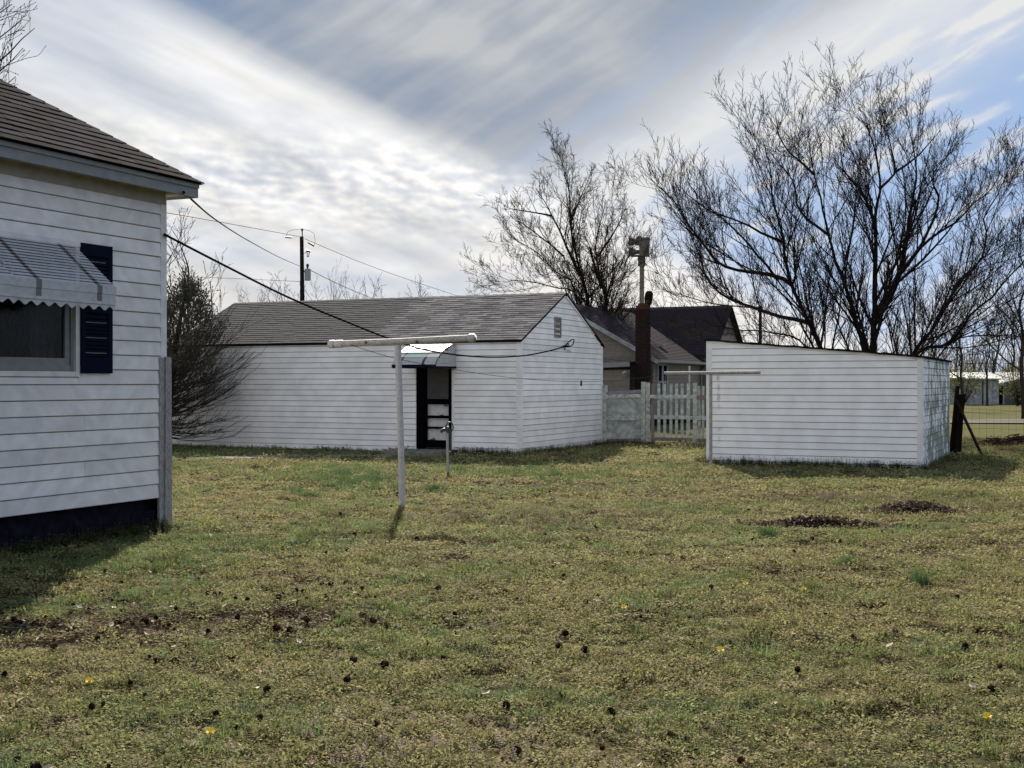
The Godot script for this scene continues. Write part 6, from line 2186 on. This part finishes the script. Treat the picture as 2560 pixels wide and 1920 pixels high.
func heap(called: String, label: String, c: Vector3, rx: float, rz: float, hh: float, count: int, turn: float) -> void:
	var y := gh(c.x, c.z)
	var t := thing(called, label, "heap", Vector3(c.x, y, c.z), turn)
	var core := MB.new()
	var n := 26
	var rings := 7
	var pr := []
	for i in rings + 1:
		var row := []
		for j in n:
			var a := TAU * j / n
			var s := 1.0 - float(i) / rings
			var wob := 1.0 + 0.28 * bump_noise.get_noise_2d(cos(a) * 14.0 + c.x * 30.0, sin(a) * 14.0 + i)
			var hgt := hh * (1.0 - s * s) * (0.75 + 0.7 * bump_noise.get_noise_2d(cos(a) * s * rx * 60.0 + c.x * 9.0, sin(a) * s * 14.0))
			row.append(Vector3(cos(a) * rx * s * wob, hgt - 0.01, sin(a) * rz * s * wob))
		pr.append(row)
	for i in rings:
		for j in n:
			core.quad(pr[i][(j + 1) % n], pr[i][j], pr[i + 1][j], pr[i + 1][(j + 1) % n])
	part("heap_core", core.mesh(), mat(lin(0.030, 0.020, 0.016), 0.95, T.grit, 12.0, 3.0), t)
	var lf := MB.new()
	for i in count * 3:
		var a := rng.randf() * TAU
		var s := sqrt(rng.randf()) * 1.05 if rng.randf() < 0.72 else 0.8 + absf(rng.randfn()) * 0.42
		var q := Vector3(cos(a) * rx * s, maxf(0.012, hh * (1.0 - s * s) * 0.9) + rng.randf_range(0.0, 0.03), sin(a) * rz * s)
		var u1 := Vector3(rng.randf_range(-1, 1), rng.randf_range(-0.5, 0.5), rng.randf_range(-1, 1)).normalized() * rng.randf_range(0.012, 0.035)
		var u2 := u1.cross(Vector3(rng.randf_range(-1, 1), 1.2, rng.randf_range(-1, 1))).normalized() * rng.randf_range(0.006, 0.016)
		var col := Color(0.046, 0.034, 0.030) * rng.randf_range(0.45, 1.4)
		if rng.randf() < 0.10:
			col = Color(0.26, 0.22, 0.18)
		lf.quad(q - u1, q + u2, q + u1 + Vector3(0, 0.012, 0), q - u2, col)
	var o := part("leaf_litter", lf.mesh(true), M.leaf, t)
	o.set_meta("kind", "stuff")

# ---------------------------------------------------------------- lawn cover
func clump_mesh(kind: String, s: int) -> ArrayMesh:
	rng.seed = s
	var b := MB.new()
	if kind == "weed":
		for i in 46:
			var a := rng.randf() * TAU
			var r := sqrt(rng.randf()) * 0.085
			var q := Vector3(cos(a) * r, rng.randf_range(0.004, 0.060) * (1.2 - r * 8.5), sin(a) * r)
			var az := rng.randf() * TAU
			var tilt := rng.randf_range(-0.4, 1.2)
			var u1 := Vector3(cos(az) * cos(tilt), sin(tilt), sin(az) * cos(tilt)) * rng.randf_range(0.006, 0.015)
			var u2 := u1.cross(Vector3(rng.randf_range(-0.5, 0.5), 1, rng.randf_range(-0.5, 0.5))).normalized() * rng.randf_range(0.0035, 0.008)
			var g := rng.randf_range(0.45, 1.5)
			var col := Color(g, g * rng.randf_range(0.95, 1.1), g * rng.randf_range(0.8, 1.2))
			if rng.randf() < 0.10:
				col = Color(1.5, 1.45, 2.0)
			b.quad(q - u1, q + u2, q + u1, q - u2, col)
		for i in 7:
			var a := rng.randf() * TAU
			var q := Vector3(cos(a), 0, sin(a)) * rng.randf() * 0.07
			var e := q + Vector3(rng.randf_range(-0.03, 0.03), rng.randf_range(0.015, 0.05), rng.randf_range(-0.03, 0.03))
			var w := (e - q).cross(Vector3(rng.randf_range(-1, 1), 0.3, rng.randf_range(-1, 1))).normalized() * 0.0012
			b.tri(q - w, q + w, e, Color(1.2, 1.0, 0.9))
	elif kind == "grass":
		for i in 46:
			var a := rng.randf() * TAU
			var r := sqrt(rng.randf()) * 0.075
			var q := Vector3(cos(a) * r, 0, sin(a) * r)
			var az := rng.randf() * TAU
			var ln := rng.randf_range(0.035, 0.09)
			var lean := Vector3(cos(az), 0, sin(az)) * ln * rng.randf_range(0.15, 0.8)
			var w := lean.cross(Vector3.UP).normalized() * rng.randf_range(0.0012, 0.0024)
			var m := q + lean * 0.35 + Vector3(0, ln * 0.6, 0)
			var e := q + lean + Vector3(0, ln * rng.randf_range(0.6, 0.95), 0)
			var g := rng.randf_range(0.6, 1.35)
			var col := Color(g, g, g)
			b.quad(q - w, q + w, m + w * 0.8, m - w * 0.8, col)
			b.tri(m - w * 0.8, m + w * 0.8, e, col)
	elif kind == "thatch":
		for i in 34:
			var q := Vector3(rng.randf_range(-0.09, 0.09), rng.randf_range(0.002, 0.022), rng.randf_range(-0.09, 0.09))
			var az := rng.randf() * TAU
			var ln := rng.randf_range(0.02, 0.07)
			var d := Vector3(cos(az), rng.randf_range(-0.15, 0.3), sin(az)) * ln
			var w := d.cross(Vector3(0.2, 1, 0.1)).normalized() * rng.randf_range(0.0010, 0.0024)
			var g := rng.randf_range(0.45, 1.5)
			b.quad(q - w, q + d * 0.5 - w + Vector3(0, 0.006, 0), q + d, q + d * 0.5 + w + Vector3(0, 0.006, 0), Color(g, g, g))
	elif kind == "nettle":
		# upright stems with whorls of small leaves
		for s2 in 5:
			var q := Vector3(rng.randf_range(-0.05, 0.05), 0, rng.randf_range(-0.05, 0.05))
			var hh := rng.randf_range(0.06, 0.14)
			var lean := Vector3(rng.randf_range(-0.02, 0.02), hh, rng.randf_range(-0.02, 0.02))
			b.tri(q - Vector3(0.002, 0, 0), q + Vector3(0.002, 0, 0), q + lean, Color(0.8, 0.6, 0.6))
			for k in 14:
				var t := rng.randf_range(0.3, 1.0)
				var c := q + lean * t
				var az := rng.randf() * TAU
				var u1 := Vector3(cos(az), rng.randf_range(-0.5, 0.2), sin(az)) * rng.randf_range(0.008, 0.016) * (1.25 - 0.6 * t)
				var u2 := u1.cross(Vector3.UP).normalized() * rng.randf_range(0.005, 0.009)
				var g := rng.randf_range(0.6, 1.3)
				b.quad(c, c + u1 * 0.6 + u2, c + u1 * 1.2, c + u1 * 0.6 - u2, Color(g, g, g) if t < 0.82 else Color(g * 1.1, g * 0.8, g * 1.1))
	return b.mesh(true)
func inside_plan(p: Vector3) -> bool:
	# footprints of buildings and slabs
	for f in [[Vector3(0.182, 0, -27.0), -9.4, 0.0, -5.08, 0.0], [Vector3(3.804, 0, -24.27), 0.0, 3.98, -5.14, 0.0], [Vector3(-3.769, 0, -13.5), -8.0, -0.02, 0.0, 9.0]]:
		var q: Vector3 = p - f[0]
		var x := q.dot(U)
		var z := -q.dot(V)
		if x > f[1] and x < f[2] and z > f[3] and z < f[4]:
			return true
	var line := [Vector2(-8.6, -23.6), Vector2(-6.87, -24.85), Vector2(-5.38, -26.0), Vector2(-4.2, -26.55), Vector2(-3.0, -26.7), Vector2(-1.55, -26.35)]
	var w := Vector2(p.x, p.z)
	for i in line.size() - 1:
		if Geometry2D.get_closest_point_to_segment(w, line[i], line[i + 1]).distance_to(w) < 0.42:
			return true
	return false
func scatter(called: String, label: String, category: String, meshes: Array, rows: Array) -> void:
	# rows: [transform, colour]; several mesh variants share the places
	var lists := []
	for k in meshes.size():
		lists.append([])
	for i in rows.size():
		lists[i % meshes.size()].append(rows[i])
	var o := Node3D.new()
	o.name = called
	add_child(o)
	tag(o, label, category, "", "stuff")
	for k in meshes.size():
		var mm := MultiMesh.new()
		mm.transform_format = MultiMesh.TRANSFORM_3D
		mm.use_colors = true
		mm.mesh = meshes[k]
		mm.instance_count = lists[k].size()
		for i in lists[k].size():
			mm.set_instance_transform(i, lists[k][i][0])
			mm.set_instance_color(i, lists[k][i][1])
		var mi := MultiMeshInstance3D.new()
		mi.name = called + "_tufts"
		mi.multimesh = mm
		mi.material_override = M.leaf
		mi.set_meta("kind", "stuff")
		o.add_child(mi, true)
func build_lawn() -> void:
	var weeds := []
	var grass := []
	var thatch := []
	var nettle := []
	for s in 3:
		weeds.append(clump_mesh("weed", 900 + s))
		thatch.append(clump_mesh("thatch", 930 + s))
	for s in 2:
		grass.append(clump_mesh("grass", 910 + s))
		nettle.append(clump_mesh("nettle", 920 + s))
	rng.seed = 1001
	var rw := []
	var rg := []
	var rt := []
	var rn := []
	# [from, to, per square metre, size]
	for zone in [[4.2, 7.5, 400.0, 0.85], [7.5, 11.0, 300.0, 1.0], [11.0, 17.0, 190.0, 1.25], [17.0, 24.0, 120.0, 1.7], [24.0, 34.0, 60.0, 2.2]]:
		var area: float = 0.98 * (zone[1] * zone[1] - zone[0] * zone[0]) * 0.5 + 1.6 * (zone[1] - zone[0])
		var n := int(area * zone[2])
		for i in n:
			var d := sqrt(lerpf(zone[0] * zone[0], zone[1] * zone[1], rng.randf()))
			var x := rng.randf_range(-1, 1) * (0.49 * d + 0.8)
			var p := Vector3(x, 0, -d)
			if inside_plan(p):
				continue
			p.y = gh(p.x, p.z) - 0.004
			var gap := patch_noise.get_noise_2d(p.x * 11.0 + 700.0, p.z * 11.0)
			if gap < -0.16 and rng.randf() < 0.8:
				continue
			var br := bare(p.x, p.z)
			var lu := lush(p.x, p.z)
			var hump := 0.70 + 1.3 * maxf(0.0, patch_noise.get_noise_2d(p.x * 7.0 + 400.0, p.z * 7.0))
			var sz: float = zone[3] * rng.randf_range(0.75, 1.25)
			var xf := Transform3D(Basis(Vector3.UP, rng.randf() * TAU).scaled(Vector3(sz, sz * hump * rng.randf_range(0.7, 1.3) * (0.8 if zone[3] > 1.2 else 1.0), sz)), p)
			var v := rng.randf_range(0.75, 1.25)
			var pick := rng.randf()
			if pick < br * 0.9:
				var c := Color(0.15, 0.118, 0.092).lerp(Color(0.46, 0.41, 0.33), rng.randf() * rng.randf() * 1.3) if rng.randf() < 0.55 else Color(0.072, 0.055, 0.048)
				rt.append([xf, Color(c.r * v, c.g * v, c.b * v)])
			elif rng.randf() < 0.06 + 0.06 * (1.0 - lu):
				var c := Color(0.26, 0.22, 0.12).lerp(Color(0.40, 0.36, 0.25), rng.randf())
				rt.append([xf, Color(c.r * v, c.g * v, c.b * v)])
			elif rng.randf() < (lu - 0.25) * 0.55:
				var c := Color(0.125, 0.165, 0.072).lerp(Color(0.175, 0.21, 0.092), rng.randf())
				if rng.randf() < 0.25:
					c = Color(0.12, 0.18, 0.10)
				rg.append([xf, Color(c.r * v, c.g * v, c.b * v)])
			elif rng.randf() < 0.10 + 0.10 * smoothstep(0.1, 0.5, patch_noise.get_noise_2d(p.x * 3.0, p.z * 3.0 + 55.0)):
				var c := Color(0.20, 0.185, 0.105)
				xf.basis = xf.basis.scaled(Vector3(0.8, 0.7, 0.8))
				rn.append([xf, Color(c.r * v, c.g * v, c.b * v)])
			else:
				var c := Color(0.245, 0.228, 0.118).lerp(Color(0.185, 0.215, 0.092), clampf(lu * 1.25 - 0.15, 0.0, 1.0))
				if rng.randf() < 0.22:
					c = c.lerp(Color(0.085, 0.085, 0.035), 0.75)
				rw.append([xf, Color(c.r * v, c.g * v, c.b * v)])
	# taller, darker plants hugging the walls and the fence foot
	var edges := []
	var g0 := Vector3(0.182, 0, -27.0)
	edges.append([g0 + U * -9.5 - V * 0.06, g0 + U * -2.6 - V * 0.06, 260, 0.8])
	edges.append([g0 + U * -1.5 - V * 0.12, g0 + U * -0.1 - V * 0.10, 170, 1.1])
	edges.append([g0 + U * 0.10, g0 + U * 0.10 + V * 5.0, 330, 1.1])
	var s0 := Vector3(3.804, 0, -24.27)
	edges.append([s0 - V * 0.12 + U * 0.0, s0 + U * 4.0 - V * 0.12, 420, 1.15])
	edges.append([s0 + U * 4.1, s0 + U * 4.1 + V * 5.0, 140, 0.8])
	edges.append([s0 - U * 0.15 - V * 0.2, s0 - U * 0.15 + V * 4.0, 240, 1.1])
	var f0 := Vector3(2.28, 0, -31.63) - V * 0.12
	edges.append([f0, f0 + U * 2.8, 260, 1.0])
	var h0 := Vector3(-3.769, 0, -13.5) + U * 0.10
	edges.append([h0 + V * 0.1, h0 - V * 4.5, 420, 0.9])
	for e in edges:
		for i in e[2]:
			var p: Vector3 = e[0].lerp(e[1], rng.randf())
			p += Vector3(rng.randfn() * 0.10, 0, absf(rng.randfn()) * 0.16)
			if inside_plan(p):
				continue
			p.y = gh(p.x, p.z) - 0.005
			var sz: float = e[3] * rng.randf_range(0.7, 1.4)
			var v := rng.randf_range(0.6, 1.2)
			rn.append([Transform3D(Basis(Vector3.UP, rng.randf() * TAU).scaled(Vector3(sz, sz, sz)), p), Color(0.065 * v, 0.085 * v, 0.035 * v)])
	# henbit in bloom near the viewer and in a band past the clothes pole
	for q in [[-0.1, -5.6, 1.1, 0.5, 70, 0.5], [-0.6, -5.25, 0.9, 0.3, 40, 0.5], [0.2, -14.3, 1.4, 0.8, 260, 0.85], [4.2, -16.6, 1.6, 0.7, 260, 0.8], [6.2, -15.6, 1.0, 0.5, 160, 0.8], [1.6, -17.8, 1.4, 0.8, 160, 0.8]]:
		for i in q[4]:
			var p := Vector3(q[0] + rng.randfn() * q[2] * 0.6, 0, q[1] + rng.randfn() * q[3] * 0.6)
			p.y = gh(p.x, p.z) - 0.004
			var sz: float = q[5] * rng.randf_range(0.7, 1.25)
			var v := rng.randf_range(0.7, 1.25)
			var c := Color(0.24, 0.21, 0.205) if q[1] > -7.0 and rng.randf() < 0.5 else Color(0.15, 0.135, 0.085)
			rn.append([Transform3D(Basis(Vector3.UP, rng.randf() * TAU).scaled(Vector3(sz, sz, sz)), p), Color(c.r * v, c.g * v, c.b * v)])
	# tall onion-grass tufts
	for q in [[850, 1200, 60], [900, 1215, 60], [1460, 1190, 26], [1917, 1340, 7], [2125, 1420, 9], [2300, 1460, 8], [1330, 1190, 20], [740, 1235, 10], [780, 1250, 8], [1140, 1180, 14], [1090, 1230, 10]]:
		var dd: float = EYE * F / (q[1] - HZ)
		for i in q[2]:
			var c := on_ground(q[0] + rng.randfn() * (60.0 if q[2] > 15 else 8.0), dd + rng.randfn() * (1.0 if q[2] > 15 else 0.06))
			var sz := rng.randf_range(1.3, 2.1) * (1.2 if q[2] > 15 else 1.0)
			var v := rng.randf_range(0.8, 1.2)
			rg.append([Transform3D(Basis(Vector3.UP, rng.randf() * TAU).scaled(Vector3(sz * 0.6, sz, sz * 0.6)), c), Color(0.085 * v, 0.135 * v, 0.065 * v)])
	print("lawn ", rw.size(), " ", rg.size(), " ", rt.size(), " ", rn.size())
	scatter("lawn_weeds", "olive green mat of low leafy weeds covering the yard", "weeds", weeds, rw)
	scatter("grass", "tufts of thin green grass among the yard weeds", "grass", grass, rg)
	scatter("dry_thatch", "tan dead grass and leaf litter strewn through the lawn", "litter", thatch, rt)
	scatter("upright_weeds", "dark upright small-leaved weeds along walls and in patches", "weeds", nettle, rn)
